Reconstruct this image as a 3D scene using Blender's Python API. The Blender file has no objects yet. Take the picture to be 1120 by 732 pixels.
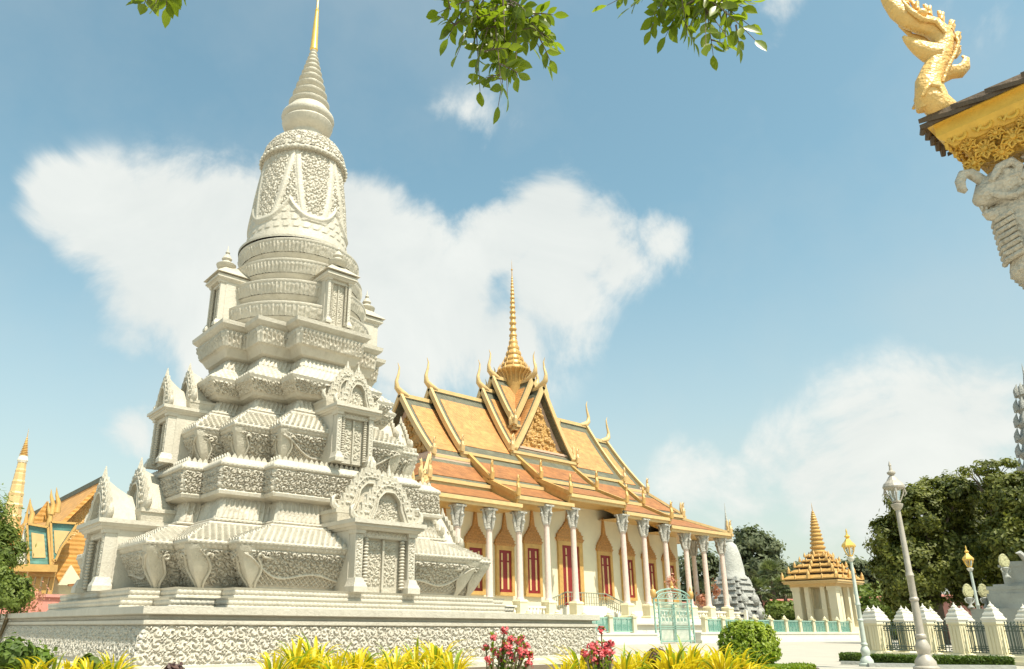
import bpy, math, random
import numpy as np
from mathutils import Vector, Matrix
R = math.radians
rnd = random.Random(11)
nr = np.random.default_rng(5)
sc = bpy.context.scene
COL = sc.collection

# ------------------------------------------------------------------ camera
YAW, PITCH, ROLL, FPX, PX, PY = 0.88632, 0.32651, 0.00437, 820.24, 504.5, 409.2
EYE = Vector((0, 0, 1.6))
FW = Vector((math.cos(YAW)*math.cos(PITCH), math.sin(YAW)*math.cos(PITCH), math.sin(PITCH)))
_r = Vector((math.sin(YAW), -math.cos(YAW), 0)); _u = _r.cross(FW)
RT = _r*math.cos(ROLL)+_u*math.sin(ROLL); UP = -_r*math.sin(ROLL)+_u*math.cos(ROLL)
cam = bpy.data.cameras.new('camera'); co = bpy.data.objects.new('camera', cam); COL.objects.link(co)
m = Matrix((RT, UP, -FW)).transposed().to_4x4(); m.translation = EYE; co.matrix_world = m
cam.sensor_width = 36; cam.lens = FPX/1120*36
cam.shift_x = (560-PX)/1120; cam.shift_y = (PY-366)/1120
cam.clip_end = 3000; cam.clip_start = .1
sc.camera = co

# ------------------------------------------------------------------ light
SUN_EL, SUN_AZ = R(60), R(-90)
sd = Vector((math.cos(SUN_AZ)*math.cos(SUN_EL), math.sin(SUN_AZ)*math.cos(SUN_EL), math.sin(SUN_EL)))
sl = bpy.data.lights.new('sun', 'SUN'); sl.energy = 4.9; sl.angle = R(.6); sl.color = (1, .925, .80)
so = bpy.data.objects.new('sun', sl); COL.objects.link(so); so.rotation_euler = sd.to_track_quat('Z', 'Y').to_euler()
sc.view_settings.view_transform = 'Standard'; sc.view_settings.look = 'None'
sc.view_settings.exposure = 0.50; sc.view_settings.gamma = 1; sc.view_settings.use_curve_mapping = False

def ray(px, py):
    return FW + RT*((px-PX)/FPX) - UP*((py-PY)/FPX)
def at_z(px, py, z):
    d = ray(px, py); return EYE + d*((z-EYE.z)/d.z)
def at_y(px, py, y):
    d = ray(px, py); return EYE + d*(y/d.y)
def at_x(px, py, x):
    d = ray(px, py); return EYE + d*(x/d.x)
def at_d(px, py, dist):
    d = ray(px, py); return EYE + d*(dist/math.hypot(d.x, d.y))
G = 0.5   # ground level

class NT:
    def __init__(s, tree): s.t = tree; s.n = tree.nodes; s.l = tree.links
    def N(s, typ, **kw):
        n = s.n.new(typ)
        for k, v in kw.items():
            if k == 'inp':
                for a, b in v.items(): s.put(n.inputs[a], b)
            else: setattr(n, k, v)
        return n
    def put(s, sock, v):
        if isinstance(v, bpy.types.NodeSocket): s.l.new(v, sock)
        elif isinstance(v, bpy.types.Node): s.l.new(v.outputs[0], sock)
        else: sock.default_value = v
    def math(s, op, a, b=None, c=None, clamp=False):
        n = s.N('ShaderNodeMath', operation=op, use_clamp=clamp); s.put(n.inputs[0], a)
        if b is not None: s.put(n.inputs[1], b)
        if c is not None: s.put(n.inputs[2], c)
        return n.outputs[0]
    def mix(s, f, a, b, bt='MIX'):
        n = s.N('ShaderNodeMix', data_type='RGBA', blend_type=bt)
        s.put(n.inputs[0], f); s.put(n.inputs[6], a); s.put(n.inputs[7], b); return n.outputs[2]
    def ramp(s, f, stops):
        n = s.N('ShaderNodeValToRGB'); s.put(n.inputs[0], f); e = n.color_ramp.elements
        while len(e) < len(stops): e.new(.5)
        for i, (p, c) in enumerate(stops): e[i].position = p; e[i].color = c if len(c) == 4 else (*c, 1)
        return n.outputs[0]

# ------------------------------------------------------------------ sky
w = bpy.data.worlds.new('World'); sc.world = w; w.use_nodes = True
t = NT(w.node_tree); bg = t.n['Background']
sky = t.N('ShaderNodeTexSky', sky_type='NISHITA'); sky.sun_disc = False
sky.sun_elevation = SUN_EL; sky.sun_rotation = math.atan2(sd.x, sd.y)
sky.air_density = 1.0; sky.dust_density = 1.6; sky.ozone_density = 1.0; sky.altitude = 0
tc = t.N('ShaderNodeTexCoord'); D = tc.outputs['Generated']
n1 = t.N('ShaderNodeTexNoise', inp={'Vector': D, 'Scale': 6.0, 'Detail': 10.0, 'Roughness': .60, 'Distortion': .5})
n2 = t.N('ShaderNodeTexNoise', inp={'Vector': D, 'Scale': 2.2, 'Detail': 6.0, 'Roughness': .6})
clouds = [  # px, py, angular radius (rad), strength
 (75,225,.055,1.1),(125,245,.08,1.2),(185,250,.09,1.2),(255,245,.08,1.2),(170,320,.09,1.1),(150,365,.06,.8),(225,330,.10,1.1),
 (300,300,.10,1.2),(380,245,.08,1.2),(430,290,.09,1.1),(490,340,.10,1.1),(440,380,.08,1.0),(545,370,.10,1.0),(550,265,.07,1.0),(600,235,.075,1.2),(640,265,.07,1.1),
 (600,310,.09,1.1),(670,285,.055,.9),(722,265,.05,.55),(620,360,.06,.6),(525,132,.05,.30),(490,122,.03,.22),(565,148,.04,.24),(612,175,.04,.40),
 (1020,465,.09,1.0),(960,480,.09,1.0),(1070,450,.07,.9),(900,520,.09,.9),(850,510,.06,.7),(980,540,.10,.8),(830,545,.08,.6),(760,520,.06,.5),
 (150,470,.05,.75),(1040,490,.07,.8),(860,10,.04,.35),(845,45,.03,.35),(1060,20,.05,.2),(0,295,.03,.3)]
acc = None
for px, py, rad, st in clouds:
    d = ray(px, py).normalized()
    dp = t.N('ShaderNodeVectorMath', operation='DISTANCE'); t.put(dp.inputs[0], D); dp.inputs[1].default_value = d
    mr = t.N('ShaderNodeMapRange', interpolation_type='SMOOTHSTEP', inp={0: dp.outputs['Value'], 1: rad*1.45, 2: rad*.05, 3: 0.0, 4: st})
    acc = mr.outputs[0] if acc is None else t.math('MAXIMUM', acc, mr.outputs[0])
q = t.math('MULTIPLY_ADD', t.math('SUBTRACT', n1.outputs[0], .5), 2.6, acc)
mask = t.N('ShaderNodeMapRange', interpolation_type='SMOOTHSTEP', inp={0: q, 1: .16, 2: .78, 3: 0.0, 4: 1.0}).outputs[0]
mask = t.math('MULTIPLY', mask, t.N('ShaderNodeMapRange', inp={0: acc, 1: 0.0, 2: .25, 3: 0.0, 4: 1.0}).outputs[0])
sep = t.N('ShaderNodeSeparateXYZ', inp={0: D})
haze = t.N('ShaderNodeMapRange', interpolation_type='SMOOTHSTEP', inp={0: sep.outputs[2], 1: .54, 2: -.05, 3: 0.0, 4: .74}).outputs[0]
veil = t.math('MULTIPLY', t.N('ShaderNodeMapRange', inp={0: n2.outputs[0], 1: .45, 2: .75, 3: 0.0, 4: .25}).outputs[0], 1.0)
SKYK = 9.0
tint = t.N('ShaderNodeVectorMath', operation='MULTIPLY', inp={0: sky.outputs[0], 1: (2.05, 2.42, 1.86)}).outputs[0]
c = t.mix(haze, tint, (.70*SKYK, .66*SKYK, .61*SKYK, 1))
c = t.mix(veil, c, (.74*SKYK, .77*SKYK, .735*SKYK, 1))
shade = t.N('ShaderNodeMapRange', inp={0: n1.outputs[0], 1: .3, 2: .7, 3: 0.0, 4: 1.0}).outputs[0]
cc = t.mix(shade, (.84*SKYK, .87*SKYK, .83*SKYK, 1), (.99*SKYK, 1.0*SKYK, .94*SKYK, 1))
c = t.mix(t.math('MULTIPLY', mask, .88), c, cc)
t.put(bg.inputs[0], c); bg.inputs[1].default_value = .0765

# ------------------------------------------------------------------ materials
MATS = {}
def mat(name, col, rough=.6, metal=0, var=.12, vscale=3.0, bump=0, bscale=20, col2=None, fn=None, spec=.5, trans=0):
    if name in MATS: return MATS[name]
    m = bpy.data.materials.new(name); m.use_nodes = True; t = NT(m.node_tree); b = t.n['Principled BSDF']
    MATS[name] = m
    tc = t.N('ShaderNodeTexCoord'); O = tc.outputs['Object']
    n = t.N('ShaderNodeTexNoise', inp={'Vector': O, 'Scale': vscale, 'Detail': 6.0, 'Roughness': .62})
    c1 = (*[x*(1-var) for x in col], 1); c2 = (*(col2 or [min(1, x*(1+var)) for x in col]), 1)
    f = t.N('ShaderNodeMapRange', inp={0: n.outputs[0], 1: .3, 2: .7}).outputs[0]
    cc = t.mix(f, c1, c2)
    h = None
    if bump:
        nb = t.N('ShaderNodeTexNoise', inp={'Vector': O, 'Scale': float(bscale), 'Detail': 4.0})
        h = nb.outputs[0]
    if fn: cc, h, bump = fn(t, O, cc, h, bump, b)
    t.put(b.inputs['Base Color'], cc)
    b.inputs['Roughness'].default_value = rough; b.inputs['Metallic'].default_value = metal
    b.inputs['Specular IOR Level'].default_value = spec
    if h is not None:
        bp = t.N('ShaderNodeBump', inp={'Height': h, 'Strength': .9, 'Distance': float(bump)}); t.put(b.inputs['Normal'], bp)
    return m
def f_marble_k(vs, depth, grime=.5):
    def f(t, O, cc, h, bump, b):
        # rain streaks, dusty blotches and slight grey patches
        mp = t.N('ShaderNodeMapping', inp={'Vector': O, 'Scale': (2.2, 2.2, .30)})
        s_ = t.N('ShaderNodeTexNoise', inp={'Vector': mp, 'Scale': 2.3, 'Detail': 8.0, 'Roughness': .72})
        k = t.N('ShaderNodeMapRange', inp={0: s_.outputs[0], 1: .50, 2: .74, 3: 0.0, 4: grime*1.2}).outputs[0]
        cc = t.mix(k, cc, (.33, .295, .22, 1))
        s2 = t.N('ShaderNodeTexNoise', inp={'Vector': O, 'Scale': 9.0, 'Detail': 6.0, 'Roughness': .7})
        k2 = t.N('ShaderNodeMapRange', inp={0: s2.outputs[0], 1: .52, 2: .72, 3: 0.0, 4: .35}).outputs[0]
        cc = t.mix(k2, cc, (.42, .38, .29, 1))
        v = t.N('ShaderNodeTexVoronoi', inp={'Vector': O, 'Scale': float(vs)}, feature='SMOOTH_F1'); v2 = t.N('ShaderNodeTexVoronoi', inp={'Vector': O, 'Scale': vs*2.4}, feature='F1')
        return cc, t.math('MULTIPLY_ADD', v2.outputs['Distance'], .5, t.math('ADD', v.outputs['Distance'], t.math('MULTIPLY', h, .3))), depth
    return f
def f_carved(sc1, depth):
    def f(t, O, cc, h, bump, b):
        v = t.N('ShaderNodeTexVoronoi', inp={'Vector': O, 'Scale': sc1}, feature='SMOOTH_F1')
        v2 = t.N('ShaderNodeTexVoronoi', inp={'Vector': O, 'Scale': sc1*2.3}, feature='F1')
        return cc, t.math('ADD', v.outputs['Distance'], t.math('MULTIPLY', v2.outputs['Distance'], .5)), depth
    return f
def f_tiles(t, O, cc, h, bump, b):
    s = t.N('ShaderNodeSeparateXYZ', inp={0: O})
    row = t.math('PINGPONG', t.math('MULTIPLY', s.outputs[2], 3.4), .5)
    colm = t.math('PINGPONG', t.math('MULTIPLY', t.math('ADD', s.outputs[0], s.outputs[1]), 2.6), .5)
    cell = t.N('ShaderNodeTexVoronoi', inp={'Vector': O, 'Scale': 3.0}, feature='F1')
    sv = t.N('ShaderNodeSeparateXYZ', inp={0: cell.outputs['Color']})
    k = t.N('ShaderNodeMapRange', inp={0: sv.outputs[0], 3: .86, 4: 1.10}).outputs[0]
    rl = t.math('MULTIPLY', t.math('FLOOR', t.math('MULTIPLY', s.outputs[2], 3.4)), 13.7)
    wn = t.N('ShaderNodeTexNoise', inp={'Vector': t.N('ShaderNodeCombineXYZ', inp={0: t.math('MULTIPLY', t.math('ADD', s.outputs[0], s.outputs[1]), .8), 1: rl}), 'Scale': 1.0, 'Detail': 5.0})
    k = t.math('MULTIPLY', k, t.N('ShaderNodeMapRange', inp={0: wn.outputs[0], 1: .3, 2: .7, 3: .84, 4: 1.14}).outputs[0])
    cc = t.mix(1.0, cc, t.N('ShaderNodeCombineXYZ', inp={0: k, 1: k, 2: k}), 'MULTIPLY')
    return cc, t.math('ADD', row, colm), .045
def f_paving(t, O, cc, h, bump, b):
    br = t.N('ShaderNodeTexBrick', inp={'Vector': O, 'Scale': 1.0, 'Color1': (.40, .365, .30, 1), 'Color2': (.44, .40, .33, 1), 'Mortar': (.30, .27, .22, 1), 'Mortar Size': .006, 'Brick Width': .9, 'Row Height': .9}, offset=0)
    cc = t.mix(.7, cc, br.outputs[0])
    st = t.N('ShaderNodeTexNoise', inp={'Vector': O, 'Scale': .35, 'Detail': 8.0, 'Roughness': .7})
    k = t.N('ShaderNodeMapRange', inp={0: st.outputs[0], 1: .45, 2: .7, 3: 0.0, 4: .35}).outputs[0]
    return t.mix(k, cc, (.36, .33, .27, 1)), h, bump
def f_leaf(ca, cb, tr=.35):
    def f(t, O, cc, h, bump, b):
        g = t.N('ShaderNodeNewGeometry')
        n = t.N('ShaderNodeTexNoise', inp={'Vector': O, 'Scale': .6, 'Detail': 3.0})
        k = t.math('ADD', t.math('MULTIPLY', g.outputs['Random Per Island'], .6), t.math('MULTIPLY_ADD', n.outputs[0], 1.4, -.5), clamp=True)
        cc = t.mix(k, (*ca, 1), (*cb, 1))
        tl = t.N('ShaderNodeBsdfTranslucent', inp={'Color': t.mix(.5, cc, (min(1, cb[0]*1.6), min(1, cb[1]*1.8), cb[2]*.7, 1))})
        ms = t.N('ShaderNodeMixShader', inp={0: tr}); t.put(ms.inputs[1], b.outputs[0]); t.put(ms.inputs[2], tl.outputs[0])
        t.put(t.n['Material Output'].inputs[0], ms.outputs[0])
        return cc, None, 0
    return f
def f_panel(t, O, cc, h, bump, b):
    b.inputs['Alpha'].default_value = .55
    return cc, None, 0
def f_lantern(t, O, cc, h, bump, b):
    b.inputs['Transmission Weight'].default_value = .85; b.inputs['IOR'].default_value = 1.1
    return cc, None, 0

MARBLE = mat('pale_marble', (.50, .462, .382), .6, var=.10, vscale=1.3, bump=.010, bscale=40, fn=f_marble_k(16, .010))
MARBLE_D = mat('carved_marble', (.485, .447, .362), .6, var=.10, vscale=1.6, bump=.01, bscale=40, fn=f_marble_k(16, .014))
MARBLE_P = mat('smooth_marble', (.52, .483, .402), .5, var=.08, vscale=1.1, bump=.006, bscale=30, fn=f_marble_k(13, .010, .4))
WHITE = mat('white_plaster', (.68, .65, .56), .7, var=.06, vscale=.8, bump=.004, bscale=25)
CREAM = mat('cream_plaster', (.68, .62, .45), .7, var=.06, vscale=.7, bump=.004, bscale=25)
CREAM_Y = mat('yellow_cream_plaster', (.68, .62, .42), .7, var=.08, vscale=1.3, bump=.004, bscale=25)
PINKM = mat('pinkish_marble', (.66, .53, .46), .45, var=.10, vscale=4)
PINK_SOF = mat('pink_soffit', (.58, .40, .29), .6, var=.08)
GREYST = mat('grey_carved_stone', (.36, .36, .33), .7, var=.2, vscale=2.5, fn=f_carved(7.0, .08))
GREYB = mat('grey_stone', (.33, .335, .305), .75, var=.18, vscale=1.2, bump=.02, bscale=12)
GOLD = mat('gold_paint', (.56, .34, .11), .42, var=.14, vscale=2, bump=.01, bscale=18, metal=.15)
GOLD_L = mat('pale_gold_paint', (.60, .42, .19), .45, var=.10, vscale=2, bump=.008, bscale=18)
GOLD_C = mat('gold_carving', (.50, .29, .09), .45, var=.25, vscale=6, fn=f_carved(3.2, .16))
GOLD_F = mat('gold_leaf_finial', (.80, .52, .12), .32, metal=.45, var=.08)
GOLD_N = mat('gold_dragon', (.72, .46, .15), .42, var=.10, vscale=9, fn=f_carved(17.0, .014))
YELLOWC = mat('yellow_eave_paint', (.70, .44, .07), .5, var=.15, vscale=6, bump=.006, bscale=30)
YELLOWF = mat('yellow_flower_carving', (.70, .42, .07), .5, var=.2, vscale=8, fn=f_carved(22.0, .02))
TILE_O = mat('golden_roof_tiles', (.53, .255, .088), .42, var=.10, vscale=1.2, fn=f_tiles)
TILE_R = mat('orange_red_roof_tiles', (.31, .125, .038), .55, var=.16, vscale=1.4, fn=f_tiles)
TILE_Y = mat('yellow_gold_roof_tiles', (.58, .285, .065), .5, var=.10, vscale=1.2, fn=f_tiles)
TILE_G = mat('grey_green_roof_tiles', (.115, .115, .075), .6, var=.15, vscale=1.4, fn=f_tiles)
TILE_T = mat('teal_roof_tiles', (.10, .24, .21), .5, var=.2, vscale=2, fn=f_tiles)
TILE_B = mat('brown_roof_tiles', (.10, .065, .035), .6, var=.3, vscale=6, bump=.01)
DARK = mat('dark_recess', (.05, .04, .03), .8)
RED = mat('red_shutters', (.22, .018, .018), .45, var=.12, vscale=5)
REDG = mat('red_gold_panel', (.47, .235, .07), .5, var=.3, vscale=8, fn=f_carved(9.0, .03))
IRON = mat('dark_iron', (.07, .10, .08), .5, metal=.3)
TEAL = mat('teal_painted_iron', (.26, .42, .35), .45, var=.12)
GLASS_T = mat('teal_glass', (.14, .34, .28), .15, var=.08, spec=.6, fn=f_panel)
SILVER = mat('silver_lamp_paint', (.40, .36, .30), .45, metal=.1, var=.15, vscale=6, bump=.003, bscale=40)
LGREEN = mat('pale_green_grey_paint', (.46, .50, .44), .5, var=.12, vscale=6)
GLASS = mat('lantern_glass', (.85, .87, .82), .05, fn=f_lantern, var=.01)
PINKW = mat('pink_wall_paint', (.52, .24, .20), .75, var=.12, vscale=.5)
ROSE = mat('salmon_wall', (.55, .22, .17), .75, var=.10)
PAVE = mat('stone_paving', (.41, .375, .31), .8, var=.10, vscale=.8, bump=.004, bscale=30, fn=f_paving)
SOIL = mat('soil', (.12, .085, .05), .9, var=.3, vscale=5, bump=.03, bscale=12)
LAWN = mat('lawn_grass', (.10, .20, .03), .9, var=.3, vscale=5, bump=.03, bscale=40)
BARK = mat('bark', (.13, .10, .07), .9, var=.3, vscale=6, bump=.03, bscale=14)
SEMAY = mat('lichen_yellow_stone', (.47, .45, .25), .75, var=.2, vscale=9, fn=f_carved(14.0, .04))
L_DARK = mat('dark_leaves', (.04, .06, .01), .6, fn=f_leaf((.020, .038, .005), (.20, .21, .028), .28))
L_BRIGHT = mat('bright_leaves', (.1, .2, .02), .5, fn=f_leaf((.06, .13, .012), (.22, .30, .03), .4))
L_GREY = mat('grey_green_leaves', (.06, .09, .05), .7, fn=f_leaf((.05, .07, .035), (.17, .19, .095), .3))
L_PALM = mat('palm_leaves', (.07, .10, .03), .6, fn=f_leaf((.05, .08, .025), (.19, .21, .09), .25))
L_SHRUB = mat('shrub_leaves', (.1, .16, .02), .6, fn=f_leaf((.07, .11, .015), (.20, .25, .04), .3))
L_BOX = mat('boxwood_leaves', (.1, .2, .02), .5, fn=f_leaf((.10, .17, .012), (.36, .42, .035), .35))
L_HEDGE = mat('hedge_leaves', (.05, .1, .02), .6, fn=f_leaf((.04, .08, .012), (.13, .19, .025), .3))
L_OVER = mat('overhang_leaves', (.06, .12, .01), .35, fn=f_leaf((.055, .10, .008), (.22, .27, .02), .5))
L_CROT = mat('yellow_strap_leaves', (.6, .5, .03), .4, fn=f_leaf((.62, .46, .02), (.88, .66, .03), .35))
L_CROTG = mat('green_strap_leaves', (.2, .3, .03), .4, fn=f_leaf((.10, .20, .02), (.36, .44, .04), .3))
L_PURP = mat('purple_leaves', (.06, .03, .03), .5, fn=f_leaf((.05, .02, .02), (.13, .07, .05), .2))
FLOWER = mat('coral_flowers', (.62, .09, .10), .5, var=.25, vscale=30)
BOUG = mat('salmon_bougainvillea', (.6, .15, .09), .5, fn=f_leaf((.38, .16, .11), (.62, .30, .20), .3))
STEM = mat('plant_stems', (.16, .12, .06), .7, var=.3, vscale=20)

# ------------------------------------------------------------------ mesh helpers
class MB:
    def __init__(s): s.V = []; s.F = []; s.n = 0; s.M = None
    def at(s, loc=(0, 0, 0), rz=0, sc=1): s.M = Matrix.Translation(loc) @ Matrix.Rotation(rz, 4, 'Z') @ Matrix.Scale(sc, 4); return s
    def add(s, v, f):
        v = np.asarray(v, float)
        if s.M is not None:
            A = np.array(s.M); v = v @ A[:3, :3].T + A[:3, 3]
        if isinstance(f, np.ndarray): s.F.extend((f+s.n).tolist())
        else: s.F.extend([[i+s.n for i in q] for q in f])
        s.V.append(v); s.n += len(v); return s
    def hexa(s, p): return s.add(p, [(0, 3, 2, 1), (4, 5, 6, 7), (0, 1, 5, 4), (1, 2, 6, 5), (2, 3, 7, 6), (3, 0, 4, 7)])
    def box(s, x0, x1, y0, y1, z0, z1, tx=0, ty=None):
        ty = tx if ty is None else ty
        return s.hexa([(x0, y0, z0), (x1, y0, z0), (x1, y1, z0), (x0, y1, z0), (x0+tx, y0+ty, z1), (x1-tx, y0+ty, z1), (x1-tx, y1-ty, z1), (x0+tx, y1-ty, z1)])
    def cbox(s, cx, cy, hx, hy, z0, z1, t=0): return s.box(cx-hx, cx+hx, cy-hy, cy+hy, z0, z1, t)
    def bar(s, a, b, wx=.1, wz=.1, upv=(0, 0, 1)):
        a = Vector(a); b = Vector(b); d = (b-a).normalized(); u = Vector(upv)
        sd_ = d.cross(u)
        if sd_.length < 1e-4: sd_ = Vector((1, 0, 0))
        sd_.normalize(); u = sd_.cross(d).normalized()
        P = []
        for p in (a, b):
            for i, j in ((-1, -1), (1, -1), (1, 1), (-1, 1)): P.append(p+sd_*wx/2*i+u*wz/2*j)
        return s.hexa([tuple(p) for p in P])
    def lathe(s, prof, c=(0, 0), seg=24, rot=0, sx=1, sy=1):
        n = len(prof); a = np.arange(seg)/seg*2*math.pi+rot
        r = np.array([p[0] for p in prof])[:, None]; z = np.array([p[1] for p in prof])[:, None]
        v = np.stack([c[0]+r*np.cos(a)*sx, c[1]+r*np.sin(a)*sy, z+0*a], -1).reshape(-1, 3)
        i = np.arange(n-1)[:, None]*seg; j = np.arange(seg)[None]; k = (j+1) % seg
        f = np.stack([i+j, i+k, i+seg+k, i+seg+j], -1).reshape(-1, 4)
        s.add(v, f)
        return s
    def tube(s, pts, rad, seg=8, flat=1.0):
        pts = [Vector(p) for p in pts]; n = len(pts); V = []
        if not hasattr(rad, '__len__'): rad = [rad]*n
        prev = None
        for i, p in enumerate(pts):
            d = (pts[min(i+1, n-1)]-pts[max(i-1, 0)]).normalized()
            if prev is None:
                a = d.orthogonal().normalized()
                if flat != 1.0 and abs(d.y) < .99:
                    a = Vector((0, 1, 0)); a = (a-d*a.dot(d)).normalized()
            else: a = (prev-d*prev.dot(d)).normalized()
            prev = a; b = d.cross(a)
            for k in range(seg):
                th = 2*math.pi*k/seg; V.append(tuple(p+a*math.cos(th)*rad[i]*flat+b*math.sin(th)*rad[i]))
        F = [(i*seg+k, i*seg+(k+1) % seg, (i+1)*seg+(k+1) % seg, (i+1)*seg+k) for i in range(n-1) for k in range(seg)]
        F.append(tuple(range(seg))[::-1]); F.append(tuple((n-1)*seg+k for k in range(seg)))
        return s.add(V, F)
    def prism(s, pts, a, b, ax='y'):
        n = len(pts)
        mp = {'y': lambda p, q: (p[0], q, p[1]), 'x': lambda p, q: (q, p[0], p[1]), 'z': lambda p, q: (p[0], p[1], q)}[ax]
        V = [mp(p, a) for p in pts]+[mp(p, b) for p in pts]
        F = [tuple(range(n))[::-1], tuple(range(n, 2*n))]+[(i, (i+1) % n, n+(i+1) % n, n+i) for i in range(n)]
        return s.add(V, F)
    def ring(s, outer, inner, a, b, ax='y'):
        n = len(outer)
        mp = {'y': lambda p, q: (p[0], q, p[1]), 'x': lambda p, q: (q, p[0], p[1])}[ax]
        V = [mp(p, a) for p in outer]+[mp(p, a) for p in inner]+[mp(p, b) for p in outer]+[mp(p, b) for p in inner]
        F = []
        for i in range(n-1):
            j = i+1
            F += [(i, n+i, n+j, j), (2*n+i, 2*n+j, 3*n+j, 3*n+i), (i, j, 2*n+j, 2*n+i), (n+i, 3*n+i, 3*n+j, n+j)]
        F += [(0, 2*n, 3*n, n), (n-1, 2*n-1, 4*n-1, 3*n-1)]
        return s.add(V, F)
    def ball(s, c, r, seg=10, rings=7, sz=1):
        prof = [(max(1e-3, r*math.sin(math.pi*i/rings)), c[2]-r*sz*math.cos(math.pi*i/rings)) for i in range(rings+1)]
        return s.lathe(prof, (c[0], c[1]), seg)
    def build(s, name, mtl, parent=None, loc=None, rz=0, smooth=None):
        me = bpy.data.meshes.new(name); V = np.concatenate(s.V)
        me.from_pydata(V.tolist(), [], s.F); me.materials.append(mtl)
        if smooth is not None:
            me.polygons.foreach_set('use_smooth', [True]*len(me.polygons)); me.update()
            me.set_sharp_from_angle(angle=R(smooth))
        me.update()
        o = bpy.data.objects.new(name, me); COL.objects.link(o)
        if parent is not None:
            o.parent = parent
            base = Vector(parent['_w']) if '_w' in parent else Vector((0, 0, 0))
            o.location = (Vector(loc) if loc is not None else Vector((0, 0, 0)))-base
        elif loc is not None: o.location = loc
        o.rotation_euler = (0, 0, rz)
        return o
ROOTS = []
def thing(name, label, cat, loc=(0, 0, 0), group=None):
    o = bpy.data.objects.new(name, None); COL.objects.link(o); o.location = loc; o['_w'] = list(loc)
    o['label'] = label; o['category'] = cat; o.empty_display_size = .3
    if group: o['group'] = group
    ROOTS.append(o); return o
def tag(o, label, cat, group=None, kind=None):
    if label: o['label'] = label
    if cat: o['category'] = cat
    if group: o['group'] = group
    if kind: o['kind'] = kind
    return o
def struct(o, label=None):
    o['kind'] = 'structure'
    if label: o['label'] = label
    return o
def dup(o, dloc=(0, 0, 0), drz=None, parent=None, abs_loc=None):
    c = o.copy(); COL.objects.link(c)
    if parent is not None: c.parent = parent
    elif o.parent is not None: c.parent = o.parent
    c.location = Vector(abs_loc) if abs_loc is not None else o.location+Vector(dloc)
    if drz is not None: c.rotation_euler = (0, 0, drz)
    for ch in o.children:
        d = ch.copy(); COL.objects.link(d); d.parent = c
        for g in ch.children:
            e = g.copy(); COL.objects.link(e); e.parent = d
    return c
def dup_thing(o, loc, rz, label, group=None, scl=None):
    c = dup(o, abs_loc=loc, drz=rz); c['label'] = label
    if '_w' in c: del c['_w']
    if group: c['group'] = group
    if scl: c.scale = (scl, scl, scl)
    return c

# ------------------------------------------------------------------ relief patterns (u along, v up, L, H in metres) -> 0..1
def sst(a, b, x): k = np.clip((x-a)/(b-a), 0, 1); return k*k*(3-2*k)
def pat_scroll(u, v, L, H, p=.42):
    """flat-topped scrolling leaf work cut by sharp grooves"""
    rows = max(1, round(H/p)); pv = H/rows; cols = max(1, round(L/p)); pu = L/cols
    iu = np.floor((u+L/2)/pu); iv = np.floor(v/pv)
    x = ((u+L/2)/pu-iu-.5); y = (v/pv-iv-.5); sg = np.where((iu+iv) % 2 < 1, 1., -1.)
    r = np.hypot(x, y); th = np.arctan2(y, x); ph = iu*1.7+iv*2.3
    arm = .5+.5*np.cos(2*th*sg+13*r+ph)
    h = sst(.34, .46, arm)*sst(.50, .47, r)*(.78+.22*sst(.35, .5, .5+.5*np.cos(14*th+ph)))
    h = np.maximum(h, sst(.12, .09, r))
    xc = .5-np.abs(x); yc = .5-np.abs(y); rc = np.hypot(xc, yc); thc = np.arctan2(yc, xc)
    pt = .17+.09*np.cos(4*thc)
    h = np.maximum(h, sst(pt+.03, pt, rc)*(1-.8*sst(.035, .02, rc)))
    return h
def pat_frieze(u, v, L, H): return pat_scroll(u, v, L, H, .30)
def pat_fine(u, v, L, H): return pat_scroll(u, v, L, H, .25)
def pat_lattice(u, v, L, H, p=.20):
    a = (u+v)/p; b = (u-v)/p
    fa = np.abs(a-np.round(a)); fb = np.abs(b-np.round(b))
    line = np.maximum(sst(.16, .11, fa), sst(.16, .11, fb))
    ca = np.abs(a-np.floor(a)-.5); cb = np.abs(b-np.floor(b)-.5)
    return np.maximum(line, .8*sst(.20, .08, np.hypot(ca, cb)))
def pat_petal(u, v, L, H, p=.16):
    n = max(1, round(L/p)); x = (u+L/2)/L*n; x = x-np.floor(x)-.5; y = v/H
    lim = 1-3.2*x*x; inside = sst(0, .18, lim-y)*sst(.48, .38, np.abs(x))
    rib = sst(.12, .03, np.abs(x))*.5
    edge = sst(.0, .12, lim-y)*sst(.30, .16, lim-y)*.4
    return np.clip(inside*.6*(1-.6*np.abs(x)*2)+rib*inside+edge, 0, 1)
def pat_scale(u, v, L, H, p=.17):
    rows = max(1, round(H/p)); pv = H/rows; r0 = v/pv; iv = np.floor(r0); y = r0-iv
    x = u/(p*1.15)+.5*(iv % 2); x = x-np.floor(x)-.5
    return (1-y)*.9*sst(.5, .32, np.abs(x)*(.6+.8*(1-y)))+.1
def pat_bead(u, v, L, H, p=.14):
    n = max(1, round(L/p)); x = (u+L/2)/L*n; x = (x-np.floor(x)-.5)*2; y = (v/H-.5)*2
    return np.sqrt(np.clip(1-np.minimum(1, (x*x+y*y)), 0, 1))
def pat_none(u, v, L, H): return 0*u
PAT = dict(frieze=pat_frieze, scroll=pat_scroll, fine=pat_fine, lattice=pat_lattice, petal=pat_petal, scale=pat_scale, bead=pat_bead, none=pat_none)

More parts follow.
